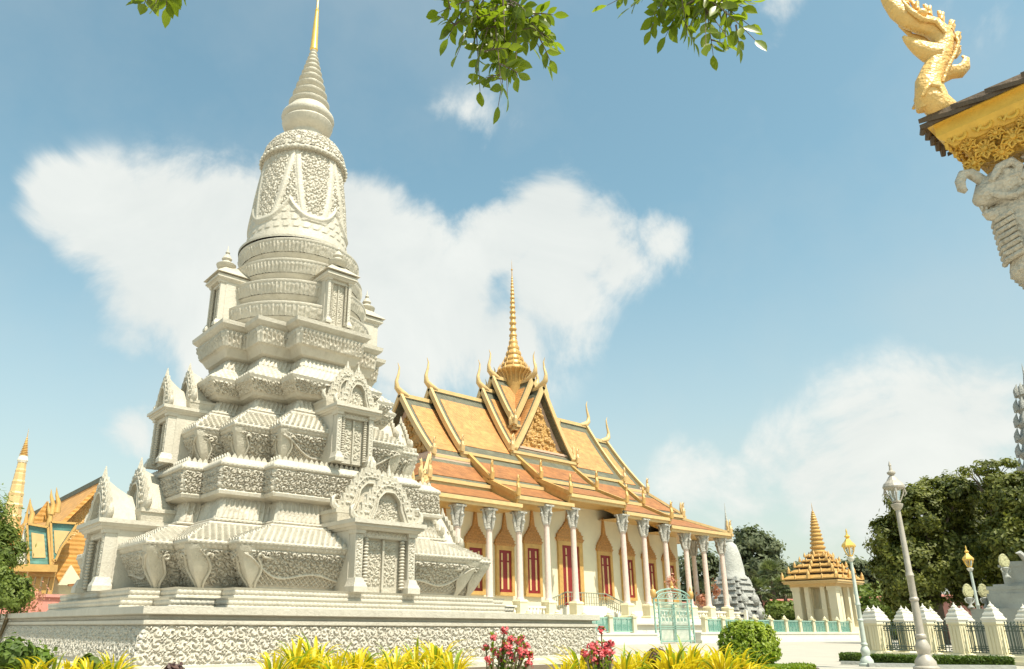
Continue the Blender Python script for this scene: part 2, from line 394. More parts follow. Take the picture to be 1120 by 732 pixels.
def panel(mb, p0, p1, q1, q0, pat='none', amp=.04, step=.035, fade=.04, fn=None):
    """bilinear patch bottom p0->p1, top q0->q1 ; outward normal = (p1-p0)x(q0-p0)"""
    p0, p1, q0, q1 = [np.array(x, float) for x in (p0, p1, q0, q1)]
    L = max(np.linalg.norm(p1-p0), np.linalg.norm(q1-q0)); H = np.linalg.norm((q0+q1)/2-(p0+p1)/2)
    if L < 1e-4: return
    if pat == 'none' and fn is None: mb.add([p0, p1, q1, q0], [(0, 1, 2, 3)]); return
    nu = max(2, int(L/step)); nv = max(2, int(H/step))
    s = np.linspace(0, 1, nu+1)[None, :]; tt = np.linspace(0, 1, nv+1)[:, None]
    P = (p0*(1-s[..., None])+p1*s[..., None])*(1-tt[..., None])+(q0*(1-s[..., None])+q1*s[..., None])*tt[..., None]
    n = np.cross(p1-p0, (q0+q1)/2-(p0+p1)/2); n /= np.linalg.norm(n)
    Lr = (np.linalg.norm(p1-p0)*(1-tt)+np.linalg.norm(q1-q0)*tt)
    U = (s-.5)*Lr; Vv = tt*H+0*s
    h = fn(U, Vv, L, H) if fn else PAT[pat](U, Vv, L, H)
    e = np.minimum(np.minimum(s, 1-s)*L, np.minimum(tt, 1-tt)*H); h = h*sst(0, fade, e)
    P = P+n*(h*amp)[..., None]
    i = np.arange(nv)[:, None]*(nu+1)+np.arange(nu)[None]
    F = np.stack([i, i+1, i+nu+2, i+nu+1], -1).reshape(-1, 4)
    mb.add(P.reshape(-1, 3), F)

# ================================================================== GROUND
g = MB(); g.add([(-1500, -1500, G), (1500, -1500, G), (1500, 1500, G), (-1500, 1500, G)], [(0, 1, 2, 3)])
struct(g.build('ground', PAVE))
g = MB(); g.prism([(1.5, 9.2), (9, 3.9), (23.6, 11.9), (26, 15.0), (22.6, 17.9), (1.5, 17.9)], G-.1, G+.02, 'z')
struct(g.build('planting_bed', SOIL))
g = MB(); g.prism([(18.2, 9.6), (23.3, 12.0), (25.6, 14.8), (23.2, 17.0), (16.8, 14.0)], G, G+.035, 'z')
struct(g.build('lawn', LAWN))

# ================================================================== MARBLE STUPA
SX, SY = 12.6, 26.33
ST = thing('marble_stupa', 'tall carved white marble stupa with stepped tiers, bell and ringed spire in the foreground', 'stupa', (SX, SY, G))
def ext(z): return max(.15, 1.45*(1-(z-2.5)/10.5)) if z > 2.5 else 1.45
def tier_poly(z, w_, a, b):
    e = ext(z)
    P = []
    quad = [(a, w_), (a, b), (b, b), (b, a), (w_, a)]
    # start front-left going counter-clockwise seen from above: front face (-y) left to right
    P += [(-x, -y) for x, y in reversed(quad)]           # (-w,-a) ... (-a,-w)
    P += [(x+e, -y) for x, y in quad]
    P += [(x+e, y) for x, y in reversed(quad)]
    P += [(-x, y) for x, y in quad]
    return [(SX+x, SY+y, z) for x, y in P]
def tier(mb, lv, pat='none', amp=.04, step=.036, fade=.03, fn=None, only=None):
    A = tier_poly(*lv[0]); B = tier_poly(*lv[1]); n = len(A)
    for i in range(n):
        j = (i+1) % n
        vis = i <= 9 or i >= 19
        nx, ny = (A[j][1]-A[i][1]), -(A[j][0]-A[i][0])
        vis = (nx < -1e-3 or ny < -1e-3)
        panel(mb, A[i], A[j], B[j], B[i], pat if vis else 'none', amp, step, fade, fn if vis else None)
def cap(mb, lv, down=False):
    A = tier_poly(*lv); mb.add(A, [tuple(range(20))[::-1] if down else tuple(range(20))])
def teeth(mb, lv, h=.16, p=.17, th=.05, lean=.0):
    """a crest of small upright leaf points along the redented edge"""
    A = tier_poly(*lv); n = len(A); z = lv[0]
    for i in range(n):
        a = Vector(A[i]); b = Vector(A[(i+1) % n]); L = (b-a).length; k = max(1, round(L/p)); d = (b-a)/k
        nrm = Vector((d.y, -d.x, 0)).normalized()
        for q in range(k):
            c0 = a+d*(q+.5)-nrm*th; hw = d*.42
            pts = [c0-hw, c0-hw*.9+Vector((0, 0, h*.45)), c0+Vector((0, 0, h)), c0+hw*.9+Vector((0, 0, h*.45)), c0+hw]
            V = [tuple(x) for x in pts]+[tuple(x-nrm*th) for x in pts]
            mb.add(V, [(0, 4, 3, 2, 1), (5, 6, 7, 8, 9), (0, 1, 6, 5), (1, 2, 7, 6), (2, 3, 8, 7), (3, 4, 9, 8)])

# platform : plain rectangle with carved frieze and projecting ledges
PX0, PX1, PY0, PY1 = 5.89, 21.8, 18.85, 41.0
def rect(mb, o0, z0, o1, z1, pat='none', amp=.04, step=.036, fn=None):
    A = [(PX0-o0, PY0-o0), (PX1+o0, PY0-o0), (PX1+o0, PY1+o0), (PX0-o0, PY1+o0)]
    B = [(PX0-o1, PY0-o1), (PX1+o1, PY0-o1), (PX1+o1, PY1+o1), (PX0-o1, PY1+o1)]
    for i in range(4):
        j = (i+1) % 4; vis = i in (0, 3)
        panel(mb, (*A[i], z0), (*A[j], z0), (*B[j], z1), (*B[i], z1), pat if vis else 'none', amp, step, .03)
pl = MB()
rect(pl, .32, G-.05, .32, .62); rect(pl, .32, .62, .10, .68); rect(pl, .10, .68, .10, .73, 'none'); rect(pl, .10, .73, .08, .76)
rect(pl, .08, .76, -.10, 1.62, 'frieze', .065, .020)
rect(pl, -.10, 1.62, -.02, 1.66); rect(pl, -.02, 1.66, -.02, 1.74); rect(pl, -.02, 1.74, -.16, 1.78); rect(pl, -.16, 1.78, -.16, 1.85)
rect(pl, -.16, 1.85, .04, 1.89); rect(pl, .04, 1.89, .04, 2.06); rect(pl, .04, 2.06, -1.2, 2.08)
PO = pl.build('platform', MARBLE_P, ST, smooth=40)
s1 = MB()
for z0, z1, w0, a0, b0 in ((2.05, 2.30, 6.38, 4.25, 5.5), (2.33, 2.58, 6.10, 3.98, 5.24)):
    tier(s1, ((z0, w0, a0, b0), (z0+.07, w0, a0, b0))); tier(s1, ((z0+.07, w0, a0, b0), (z0+.10, w0-.05, a0-.05, b0-.05)))
    tier(s1, ((z0+.10, w0-.05, a0-.05, b0-.05), (z1-.02, w0-.02, a0-.02, b0-.02)), 'bead', .035, .03)
    tier(s1, ((z1-.02, w0-.02, a0-.02, b0-.02), (z1+.04, w0+.02, a0+.02, b0+.02))); cap(s1, (z1+.04, w0+.02, a0+.02, b0+.02))
s1.build('plinth_steps', MARBLE_P, ST, smooth=40)

# lower body: lattice wall flaring to a heavy eave
def body_fn(u, v, L, H):
    if L < 1.5: return pat_scroll(u, v, L, H, .34)
    e = L/2-np.abs(u)                       # distance from corner
    wave = .30*H+.5*H*np.exp(-(e/.9)**2)+.10*H*np.cos(e*2.6)
    k = v-wave
    lat = pat_lattice(u, v, L, H, .17)*.8
    scr = pat_scroll(u, v, L, H, .25)
    rim = sst(.06, .02, np.abs(k))*1.5
    return np.maximum(np.where(k > 0, scr*1.05+.15, lat), rim)
def eave_tier(name, foot, lip, roof, neck0, neck1, bodyfn, step):
    mb = MB()
    z0, w0, a0, b0 = foot; z1, w1, a1, b1 = lip
    def L(t, k=1.0):
        s_ = t**k; return (z0+(z1-z0)*t, w0+(w1-w0)*s_, a0+(a1-a0)*s_, b0+(b1-b0)*s_)
    cap(mb, foot, True)
    n_ = 4
    ts = [0, .12, .86, 1.0]
    tier(mb, (L(0, 1.5), L(.12, 1.5)), 'none')
    A, B = L(.12, 1.5), L(.9, 1.35)
    tier(mb, (A, B), 'x', .075, step*.62, .03, bodyfn)
    tier(mb, (B, L(1.0, 1.0)), 'petal', .04, step)
    e1 = (z1+.10, w1+.03, a1+.03, b1+.03); tier(mb, (lip, (z1+.01, w1+.03, a1+.03, b1+.03)))
    tier(mb, ((z1+.01, w1+.03, a1+.03, b1+.03), e1), 'bead', .03, step)
    o = mb.build(name, MARBLE, ST, smooth=50)
    mb = MB(); tier(mb, (e1, roof), 'scale', .10, step*.75)
    zr, wr, ar, br = roof; k = .11
    r2 = (zr+.10, wr+.02, ar+.02, br+.02); tier(mb, (roof, (zr, wr+.04, ar+.04, br+.04))); tier(mb, ((zr, wr+.04, ar+.04, br+.04), r2), 'bead', .03, step)
    zn, wn, an, bn = neck0; q1 = (zr+.11, wn+.10, an+.10, bn+.10); q2 = (zr+.15, wn+.10, an+.10, bn+.10); q3 = (zr+.16, wn+.20, an+.20, bn+.20); q4 = (zr+.24, wn+.20, an+.20, bn+.20); q5 = (zr+.25, wn, an, bn)
    tier(mb, (r2, q1)); tier(mb, (q1, q2)); tier(mb, (q2, q3)); tier(mb, (q3, q4), 'bead', .03, step); tier(mb, (q4, q5)); neck0 = q5

    tier(mb, (neck0, neck1), 'petal', .07, step*.8)
    mb.build('tier_roof', MARBLE, ST, smooth=50)
    return o
foot1 = (2.61, 5.02, 2.98, 4.18); lip1 = (3.84, 5.76, 3.82, 4.98)
roof1 = (4.50, 4.74, 2.42, 4.10); n1a = (4.93, 4.24, 2.04, 3.70); n1b = (5.43, 4.10, 1.92, 3.54)
eave_tier('lower_body', foot1, lip1, roof1, n1a, n1b, body_fn, .034)
# carved band + crest
mb = MB()
tier(mb, (n1b, (5.50, 4.44, 2.32, 3.82))); tier(mb, ((5.50, 4.44, 2.32, 3.82), (5.60, 4.47, 2.36, 3.84)))
tier(mb, ((5.60, 4.47, 2.36, 3.84), (5.66, 4.40, 2.30, 3.78))); tier(mb, ((5.66, 4.40, 2.30, 3.78), (6.36, 4.48, 2.36, 3.80)), 'fine', .075, .021)
tier(mb, ((6.36, 4.48, 2.36, 3.80), (6.40, 4.56, 2.42, 3.86))); tier(mb, ((6.40, 4.56, 2.42, 3.86), (6.50, 4.56, 2.42, 3.86)), 'bead', .03); tier(mb, ((6.50, 4.56, 2.42, 3.86), (6.70, 4.34, 2.20, 3.62)), 'scale', .03)
cap(mb, (6.70, 4.34, 2.20, 3.62)); teeth(mb, (6.68, 4.36, 2.22, 3.64), .17, .19)
mb.build('carved_band', MARBLE, ST, smooth=50)
# second eave
foot2 = (6.70, 3.50, 1.60, 2.72); lip2 = (7.84, 4.12, 2.08, 3.32); roof2 = (8.52, 3.50, 1.44, 2.64); n2a = (8.82, 3.18, 1.1, 2.3); n2b = (9.24, 3.02, .95, 2.12)
eave_tier('middle_body', foot2, lip2, roof2, n2a, n2b, body_fn, .038)
# third cornice (flared, sloped top) and neck
mb = MB()
tier(mb, (n2b, (9.30, 3.26, 1.2, 2.38))); tier(mb, ((9.30, 3.26, 1.2, 2.38), (9.40, 3.34, 1.3, 2.44))); tier(mb, ((9.40, 3.34, 1.3, 2.44), (9.80, 3.66, 1.6, 2.76)), 'fine', .06, .036)
tier(mb, ((9.80, 3.66, 1.6, 2.76), (9.90, 3.70, 1.64, 2.80)))
tier(mb, ((9.90, 3.70, 1.64, 2.80), (10.40, 3.08, 1.04, 2.26)), 'scale', .05, .036); tier(mb, ((10.40, 3.08, 1.04, 2.26), (10.50, 2.98, .95, 2.14)))
teeth(mb, (10.38, 3.10, 1.06, 2.28), .12, .17)
tier(mb, ((10.50, 2.98, .95, 2.14), (10.91, 2.78, .80, 1.95)), 'petal', .06, .036)
mb.build('flared_cornice', MARBLE, ST, smooth=50)
# great lotus cornice
mb = MB()
tier(mb, ((10.91, 2.78, .80, 1.95), (10.97, 2.96, .98, 2.14))); tier(mb, ((10.97, 2.96, .98, 2.14), (11.22, 3.10, 1.12, 2.28))); tier(mb, ((11.22, 3.10, 1.12, 2.28), (11.26, 3.16, 1.16, 2.32)))
tier(mb, ((11.26, 3.16, 1.16, 2.32), (11.88, 3.26, 1.28, 2.42)), 'petal', .13, .032); tier(mb, ((11.88, 3.26, 1.28, 2.42), (11.92, 3.32, 1.36, 2.48)))
tier(mb, ((11.92, 3.32, 1.36, 2.48), (12.04, 3.44, 1.48, 2.58))); tier(mb, ((12.04, 3.44, 1.48, 2.58), (12.18, 3.46, 1.50, 2.60))); tier(mb, ((12.18, 3.46, 1.50, 2.60), (12.26, 3.0, 1.0, 2.1))); cap(mb, (12.26, 3.0, 1.0, 2.1))
mb.build('lotus_cornice', MARBLE, ST, smooth=50)

# corner scroll brackets under the eaves
def brackets(foot, lip, hw, name, r=.032):
    z0, w0, a0, b0 = foot; z1, w1, a1, b1 = lip
    mb = MB()
    A = tier_poly(z0, w0, a0, b0); B = tier_poly(z1-.05, w1-.06, a1-.06, b1-.06)
    idx = [0, 2, 4, 5, 7, 9, 10, 12, 14, 15, 17, 19]
    H = z1-z0
    for i in idx:
        a = Vector(A[i]); b = Vector(B[i]); n = len(A)
        d1 = (Vector(A[(i-1) % n])-a).normalized(); d2 = (Vector(A[(i+1) % n])-a).normalized()
        l1 = (Vector(B[(i-1) % n])-b).length; l2 = (Vector(B[(i+1) % n])-b).length
        rows = []
        m_ = 12
        for k in range(m_+1):
            t_ = k/m_
            out = Vector((0, 0, 0))-(d1+d2)   # diagonal outward
            o_ = .10+.16*math.sin(math.pi*min(1, t_*1.1))*(1-t_)+.02
            c = a.lerp(b, t_**1.25*1.0)+out*o_*(.8 if t_ < .95 else .4); c.z = z0+H*t_*.97
            e_ = hw*(.15+.78*float(sst(0, .55, t_))-.20*math.exp(-((t_-.80)/.12)**2)+.22*t_**5)
            e1, e2 = min(e_, l1*.49), min(e_, l2*.49)
            inn = -out*.25
            rows.append([c+d1*e1*1.0+inn*.2, c+d1*e1*.45-out*-.0+out*.015, c, c+d2*e2*.45+out*.015, c+d2*e2+inn*.2, c+inn*1.2])
        V = [tuple(p) for r_ in rows for p in r_]; F = []
        for k in range(m_):
            for q_ in range(6):
                F.append((k*6+(q_+1) % 6, k*6+q_, (k+1)*6+q_, (k+1)*6+(q_+1) % 6))
        F.append((0, 1, 2, 3, 4, 5)); mb.add(V, F)
        # rope edge + curl on each face
        for side, dd, ll in ((0, d1, l1), (4, d2, l2)):
            nrm = -(d2 if side == 0 else d1)
            pts = [rows[k][side]+nrm*.035 for k in range(0, 10)]
            top = pts[-1]; cr = hw*.17; s_ = 1
            cen = top+dd*cr*1.0
            for k in range(1, 8):
                th = math.pi-k*math.pi/7*1.0
                p = cen+dd*(math.cos(th)*cr)+Vector((0, 0, math.sin(th)*cr))+nrm*.05
                pts.append(p)
            if ll > 2.2*hw:
                e0 = pts[-1]; span = min(ll*.5, ll*.5)-((e0-a.lerp(b, .8)).dot(dd))
                for k in range(1, 10):
                    t_ = k/9
                    zz = e0.z-H*.32*math.sin(t_*math.pi/2)+H*.05*math.sin(t_*math.pi*3)
                    tt = (zz-z0)/H
                    base = a.lerp(b, max(0, min(1, tt**1.3)))
                    p = Vector((e0.x, e0.y, zz))+dd*span*t_
                    # keep on wall surface
                    off = (base-p).dot(nrm); p = p+nrm*(off+.07)
                    pts.append(p)
            else:
                for k in range(1, 5):
                    th = -k*math.pi/4*.9; rr_ = cr*(1-k*.16)
                    pts.append(cen+dd*(math.cos(th)*rr_)+Vector((0, 0, math.sin(th)*rr_))+nrm*.05)
            mb.tube(pts, [r*1.25 for _ in pts], 6)
    mb.build(name, MARBLE_D, ST, smooth=60)
brackets(foot1, lip1, .50, 'scroll_brackets', .036)
brackets(foot2, lip2, .38, 'scroll_brackets', .03)

# drum with four petal rings
cxu = SX+.08
dr = MB()
zr = [12.2, 13.15, 14.15, 15.15, 16.1]; rr = [2.95, 2.78, 2.58, 2.4]
for k in range(4):
    z = 12.25+k*.98; r0 = rr[k]
    dr.lathe([(r0-.30, z), (r0-.26, z+.10), (r0-.12, z+.20), (r0-.10, z+.26)], (cxu, SY), 64)
    # petal band with relief
    nu, nv = 330, 9
    a = np.arange(nu)/nu*2*math.pi; tt = np.linspace(0, 1, nv)[:, None]
    rb = (r0-.10+.16*tt)+.06*pat_petal((a/(2*math.pi)*2*math.pi*r0-math.pi*r0)[None], tt*.42, 2*math.pi*r0, .42, .15)
    v = np.stack([cxu+rb*np.cos(a), SY+rb*np.sin(a), z+.26+.42*tt+0*rb], -1).reshape(-1, 3)
    i = np.arange(nv-1)[:, None]*nu; j = np.arange(nu)[None]
    dr.add(v, np.stack([i+j, i+(j+1) % nu, i+nu+(j+1) % nu, i+nu+j], -1).reshape(-1, 4))
    dr.lathe([(r0+.06, z+.68), (r0+.08, z+.70), (r0+.08, z+.78), (r0+.02, z+.82), (r0-.32, z+.90), (r0-.46, z+.98)], (cxu, SY), 64)
dr.build('ringed_drum', MARBLE, ST, smooth=45)

# bell with draped relief, rim, lens, cone, gilded tip
SXT = SX-.08
def bell_relief(a, z, r):
    # hanging pointed garlands : 8 round the bell
    n = 6; x = (a/(2*math.pi)*n+.15) % 1.0; xx = np.abs(x-.5)*2; y = (z-16.3)/4.2
    u = a*r; scr = pat_scroll(u, z-16.3, 2*math.pi*1.9, 4.2, .30); pet = pat_scale(u, z-16.3, 1, 4.2, .34)
    y1 = .20+.20*xx**2.4; d1 = np.abs(y-y1)*4.2; band1 = np.maximum(sst(.10, .05, d1), .6*sst(.19, .14, d1))
    e = .42+.52*np.clip((y-.24)/.8, 0, 1)**.8; d2 = np.abs(xx-e)*1.0; band2 = np.where(y > y1, np.maximum(sst(.10, .05, d2), .5*sst(.17, .13, d2)), 0)
    h = np.where(y > y1, scr*.7, pet*.55); h = np.maximum(h, band2*1.05); h = np.maximum(h, band1*1.3)
    h = np.where(y < .04, .3, h)
    return h
bl = MB(); nu, nv = 420, 120
a = np.arange(nu)/nu*2*math.pi; tt = np.linspace(0, 1, nv)[:, None]; zz = 16.2+4.35*tt
rp = np.interp(zz[:, 0], [16.2, 16.5, 17.6, 18.7, 19.8, 20.55], [2.10, 2.06, 1.97, 1.88, 1.74, 1.62])[:, None]
rb = rp+.075*bell_relief(a[None], zz, rp)
v = np.stack([SXT+rb*np.cos(a), SY+rb*np.sin(a), zz+0*rb], -1).reshape(-1, 3)
i = np.arange(nv-1)[:, None]*nu; j = np.arange(nu)[None]
bl.add(v, np.stack([i+j, i+(j+1) % nu, i+nu+(j+1) % nu, i+nu+j], -1).reshape(-1, 4))
bl.lathe([(2.35, 16.05), (2.36, 16.14), (2.2, 16.2), (2.08, 16.24)], (SXT, SY), 64)
bl.build('bell', MARBLE, ST, smooth=50)
sh = MB(); nu, nv = 300, 34
a = np.arange(nu)/nu*2*math.pi; tt = np.linspace(0, 1, nv)[:, None]; zz = 20.72+1.28*tt
rp = np.interp(zz[:, 0], [20.72, 21.2, 21.6, 21.85, 22.0], [1.78, 1.66, 1.42, 1.12, .80])[:, None]
rb = rp+.06*pat_scroll(a[None]*rp, zz-20.72, 2*math.pi*1.6, 1.28, .40)
v = np.stack([SXT+rb*np.cos(a), SY+rb*np.sin(a), zz+0*rb], -1).reshape(-1, 3)
i = np.arange(nv-1)[:, None]*nu; j = np.arange(nu)[None]
sh.add(v, np.stack([i+j, i+(j+1) % nu, i+nu+(j+1) % nu, i+nu+j], -1).reshape(-1, 4))
sh.lathe([(1.66, 20.5), (1.80, 20.52), (1.84, 20.6), (1.80, 20.72), (1.74, 20.73)], (SXT, SY), 64)
for k in range(44):
    th = 2*math.pi*k/44; sh.ball((SXT+1.82*math.cos(th), SY+1.82*math.sin(th), 20.56), .095, 8, 5)
sh.build('bell_shoulder', MARBLE, ST, smooth=50)
hm = MB()
hm.lathe([(.86, 21.9), (.76, 22.0), (.74, 22.35), (.80, 22.42), (.92, 22.48), (1.06, 22.68), (1.12, 22.86), (1.10, 22.92), (1.04, 22.98), (1.12, 23.06), (1.17, 23.18), (1.15, 23.3), (1.02, 23.48), (.90, 23.58), (.86, 23.72), (.5, 23.8)], (SXT, SY), 56)
hm.build('lotus_collar', MARBLE, ST, smooth=35)
cn = MB(); z = 23.72; k = 0; prof = []
while z < 27.1:
    f_ = (z-23.72)/3.4; r0 = .78*(1-f_)**1.08+.13; h = .38*(1-f_)+.17
    prof += [(r0*.80, z), (r0*.93, z+h*.22), (r0*1.0, z+h*.38), (r0*1.0, z+h*.52), (r0*.90, z+h*.62), (r0*.74, z+h*.78), (r0*.70, z+h*.97)]; z += h
cn.lathe(prof, (SXT, SY), 40); cn.build('ringed_cone', MARBLE_D, ST, smooth=40)
gt = MB(); gt.lathe([(.14, 27.05), (.19, 27.12), (.17, 27.3), (.14, 28.2), (.09, 29.3), (.085, 29.4), (.10, 29.46), (.05, 29.55), (.06, 30.2), (.035, 30.8), (.05, 31.0), (.012, 31.8)], (SXT, SY), 20)
gt.build('gilded_tip', GOLD_F, ST, smooth=40)

# porches on the four sides, three storeys
def flame_outline(w_, h, n=15, cusps=6, amp=.05, dz=0):
    """pointed gable outline from left foot over the apex to the right foot"""
    P = []
    for k in range(n*2+1):
        t_ = k/(n*2); s_ = abs(t_-.5)*2; x = (t_-.5)*2
        prof = (1-s_**1.25)**.95 if s_ < 1 else 0
        xx = math.copysign(w_*(s_**.85), x) if s_ > 0 else 0
        j = amp*(1 if k % 2 else -.6)*(0 if s_ in (0,) else 1)
        zz = h*prof+j*.8
        P.append((xx*(1+j*.6), max(0, zz)+dz))
    return P
def arch_outline(w_, h, n=15, dz=0):
    P = []
    for k in range(n*2+1):
        t_ = k/(n*2); s_ = abs(t_-.5)*2; x = (t_-.5)*2
        xx = math.copysign(w_*min(1, s_**.55*1.0)*(1-.10*math.sin(s_*math.pi*2)**2), x) if s_ > 0 else 0
        P.append((xx, h*(1-s_**1.7)+dz))
    return P
def porch(name, W, Hc, Dp, Hg, two=True, roofed=True, scale=1.0):
    """front plane at y=0, outward -y, base z=0, W half-width, Hc cornice top, Dp depth back"""
    mb = MB(); t_ = .13*scale
    pw = W*.24
    mb.box(-W-.02, W+.02, .03, Dp, 0, Hc-.28*scale)                         # inner walls block behind pillars (set back at the door)
    mb.V[-1][:, 1] = np.where(mb.V[-1][:, 1] < .1, .42*scale, mb.V[-1][:, 1])
    for s_ in (-1, 1):
        x0, x1 = sorted((s_*(W-pw), s_*W))
        mb.box(x0-.10*scale, x1+.10*scale, -.12*scale, .45*scale, 0, .16*scale); mb.box(x0-.10*scale, x1+.10*scale, -.12*scale, .45*scale, .16*scale, .26*scale, .04*scale)
        mb.box(x0-.05*scale, x1+.05*scale, -.07*scale, .45*scale, .26*scale, .42*scale, .05*scale)
        mb.box(x0, x1, .06*scale, .45*scale, .42*scale, Hc-.42*scale)
        xa, xb = x0, x1
        panel(mb, (xa+.02, .054*scale, .46*scale), (xb-.02, .054*scale, .46*scale), (xb-.02, .054*scale, Hc-.44*scale), (xa+.02, .054*scale, Hc-.44*scale), 'fine', .035*scale, .026)
        ys = (-W if s_ < 0 else W)
        mb.box(x0-.03, x1+.03, .0, .45*scale, Hc-.42*scale, Hc-.30*scale, -.02)
    mb.box(-W+.015, W-.015, .14*scale, .44*scale, Hc-.52*scale, Hc-.285*scale)
    panel(mb, (-W+pw, .134*scale, Hc-.50*scale), (W-pw, .134*scale, Hc-.50*scale), (W-pw, .134*scale, Hc-.32*scale), (-W+pw, .134*scale, Hc-.32*scale), 'petal', .04*scale, .03)
    o1 = .16*scale
    mb.box(-W-o1*.4, W+o1*.4, -o1*.4, Dp, Hc-.30*scale, Hc-.22*scale, -.05*scale)
    mb.box(-W-o1, W+o1, -o1, Dp, Hc-.22*scale, Hc-.13*scale, -.05*scale, -.0)
    mb.box(-W-o1*1.5, W+o1*1.5, -o1*1.5, Dp, Hc-.13*scale, Hc, .0)
    body = mb
    dm = MB(); dW = W-pw
    dm.box(-dW, dW, .30*scale, .40*scale, .02, Hc-.52*scale)
    for s_ in (-1, 1):
        xa, xb = sorted((s_*.03, s_*dW*.62))
        panel(dm, (xa, .295*scale, .2*scale), (xb, .295*scale, .2*scale), (xb, .295*scale, Hc-.6*scale), (xa, .293*scale, Hc-.6*scale), 'fine', .04*scale, .024)
    dm.box(-.035*scale, .035*scale, .2*scale, .32*scale, .1*scale, Hc-.55*scale)
    cm = MB()
    for s_ in (-1, 1):
        z = .12*scale; prof = []
        while z < Hc-.55*scale:
            prof += [(.05*scale, z), (.095*scale, z+.05*scale), (.05*scale, z+.10*scale)]; z += .10*scale
        cm.lathe(prof, (s_*dW*.80, .16*scale), 10)
    gm = MB()
    def one(y0, W_, H_, z0, th):
        out = flame_outline(W_, H_, 13, amp=.10*scale, dz=z0); inn = arch_outline(W_*.48, H_*.60, 13, dz=z0+.02)
        gm.ring(out, inn, y0, y0+th, 'y')
        # relief face: rope around arch + leaf lumps
        gm.tube([(x*1.06, y0-.02, z+.02) for x, z in inn], .035*scale, 6)
        gm.tube([(x*1.32, y0-.015, z0+(z-z0)*1.22+.02) for x, z in inn], .03*scale, 6)
        for k, (x, z) in enumerate(out[1:-1]):
            f_ = .86; gm.ball((x*f_, y0+.02, z0+(z-z0)*f_), .075*scale*(1 if k % 2 else .8), 6, 4)
            if k % 2 == 0: gm.ball((x*.66, y0+.01, z0+(z-z0)*.72+.05), .06*scale, 6, 4)
        # flame tips
        for k in range(2, len(out)-2, 2):
            x, z = out[k]; gm.tube([(x*.96, y0+th/2, z-.06*scale), (x*1.03, y0+th/2, z+.08*scale), (x*1.03*.99, y0+th/2, z+.20*scale)], [.07*scale, .05*scale, .008], 5)
        gm.tube([(0, y0+th/2, z0+H_-.05), (0, y0+th/2, z0+H_+.15*scale), (0, y0+th/2, z0+H_+.34*scale)], [.10*scale, .06*scale, .01], 6)
        # relief figure panel set back in the arch
        gm.box(-W_*.55, W_*.55, y0+th+.02, y0+th+.10, z0, z0+H_*.5)
        panel(gm, (-W_*.45, y0+th+.014, z0+.02), (W_*.45, y0+th+.014, z0+.02), (W_*.36, y0+th+.014, z0+H_*.48), (-W_*.36, y0+th+.014, z0+H_*.48), 'fine', .06*scale, .028)
        # corner curls
        for s_ in (-1, 1):
            gm.tube([(s_*W_*.98, y0+th/2, z0+.02), (s_*W_*1.10, y0+th/2, z0+.16*scale), (s_*W_*1.12, y0+th/2, z0+.34*scale), (s_*W_*1.03, y0+th/2, z0+.46*scale)], [.12*scale, .11*scale, .08*scale, .02], 7)
    def vault(y0, y1, W_, H_, z0):
        n_ = 14; m_ = 8; V = []
        for q in range(m_+1):
            f_ = q/m_; Hs = H_*(1.10-.42*math.sin(f_*math.pi/2)); y_ = y0+(y1-y0)*f_
            for k in range(n_+1):
                x = -1+2*k/n_; V.append((x*W_*(1-.06*math.sin(f_*math.pi)), y_, z0+Hs*(1-abs(x))**.78))
        F = [(q*(n_+1)+k, q*(n_+1)+k+1, (q+1)*(n_+1)+k+1, (q+1)*(n_+1)+k) for q in range(m_) for k in range(n_)]
        F += [tuple(range(n_+1))[::-1], tuple(m_*(n_+1)+k for k in range(n_+1))]; gm.add(V, F)
    if roofed:
        one(-.02, W*1.06, Hg, Hc, .16*scale)
        vault(.13*scale, Dp*.55, W*.90, Hg*.86, Hc)
        if two:
            gm.box(-W*1.12, W*1.12, Dp*.42, Dp, Hc, Hc+.30*scale, -.04); gm.box(-W*1.2, W*1.2, Dp*.40, Dp, Hc+.30*scale, Hc+.42*scale)
            one(Dp*.44, W*1.12, Hg*1.02, Hc+.42*scale, .16*scale)
            vault(Dp*.44+.1, Dp+1.0, W*.96, Hg*.90, Hc+.42*scale)
    else:
        gm.box(-W-.22*scale, W+.22*scale, -.2*scale, Dp, Hc, Hc+.10*scale, 0)
        gm.hexa([(-W-.22, -.22, Hc+.1), (W+.22, -.22, Hc+.1), (W+.22, Dp, Hc+.1), (-W-.22, Dp, Hc+.1), (-.18, .35, Hc+.62), (.18, .35, Hc+.62), (.18, Dp, Hc+.62), (-.18, Dp, Hc+.62)])
        gm.lathe([(.20, Hc+.5), (.34, Hc+.60), (.38, Hc+.72), (.2, Hc+.84), (.14, Hc+.9), (.2, Hc+.98), (.14, Hc+1.1), (.06, Hc+1.2), (.09, Hc+1.27), (.03, Hc+1.38), (.004, Hc+1.6)], (0, .35), 16)
    return body, dm, cm, gm
def place_porch(args, spots, **kw):
    body, dm, cm, gm = porch('porch', *args, **kw)
    first = None
    for x, y, z, rz in spots:
        if first is None:
            o = body.build('porch', MARBLE_P, ST, loc=(x, y, z), rz=rz)
            dm.build('door', MARBLE_D, o); cm.build('colonnette', MARBLE_P, o, smooth=60); gm.build('gable', MARBLE_D, o, smooth=50)
            first = o
        else: dup(first, abs_loc=Vector((x, y, z))-Vector(ST['_w']), drz=rz)
def four(z, off_f, off_l, dxf, dyl=0):
    e = dxf
    return [(SX+e, SY-off_f, z, 0), (SX-off_l, SY+dyl, z, -math.pi/2), (SX+e, SY+off_f, z, math.pi), (SX+off_l+2*e, SY+dyl, z, math.pi/2)]
place_porch((1.12, 2.16, 2.4, 1.50), four(2.61, 6.28, 6.28, .80, -.05))
place_porch((.72, 1.98, 1.7, 1.30), four(6.84, 4.72, 4.72, .40, 0), scale=.8)
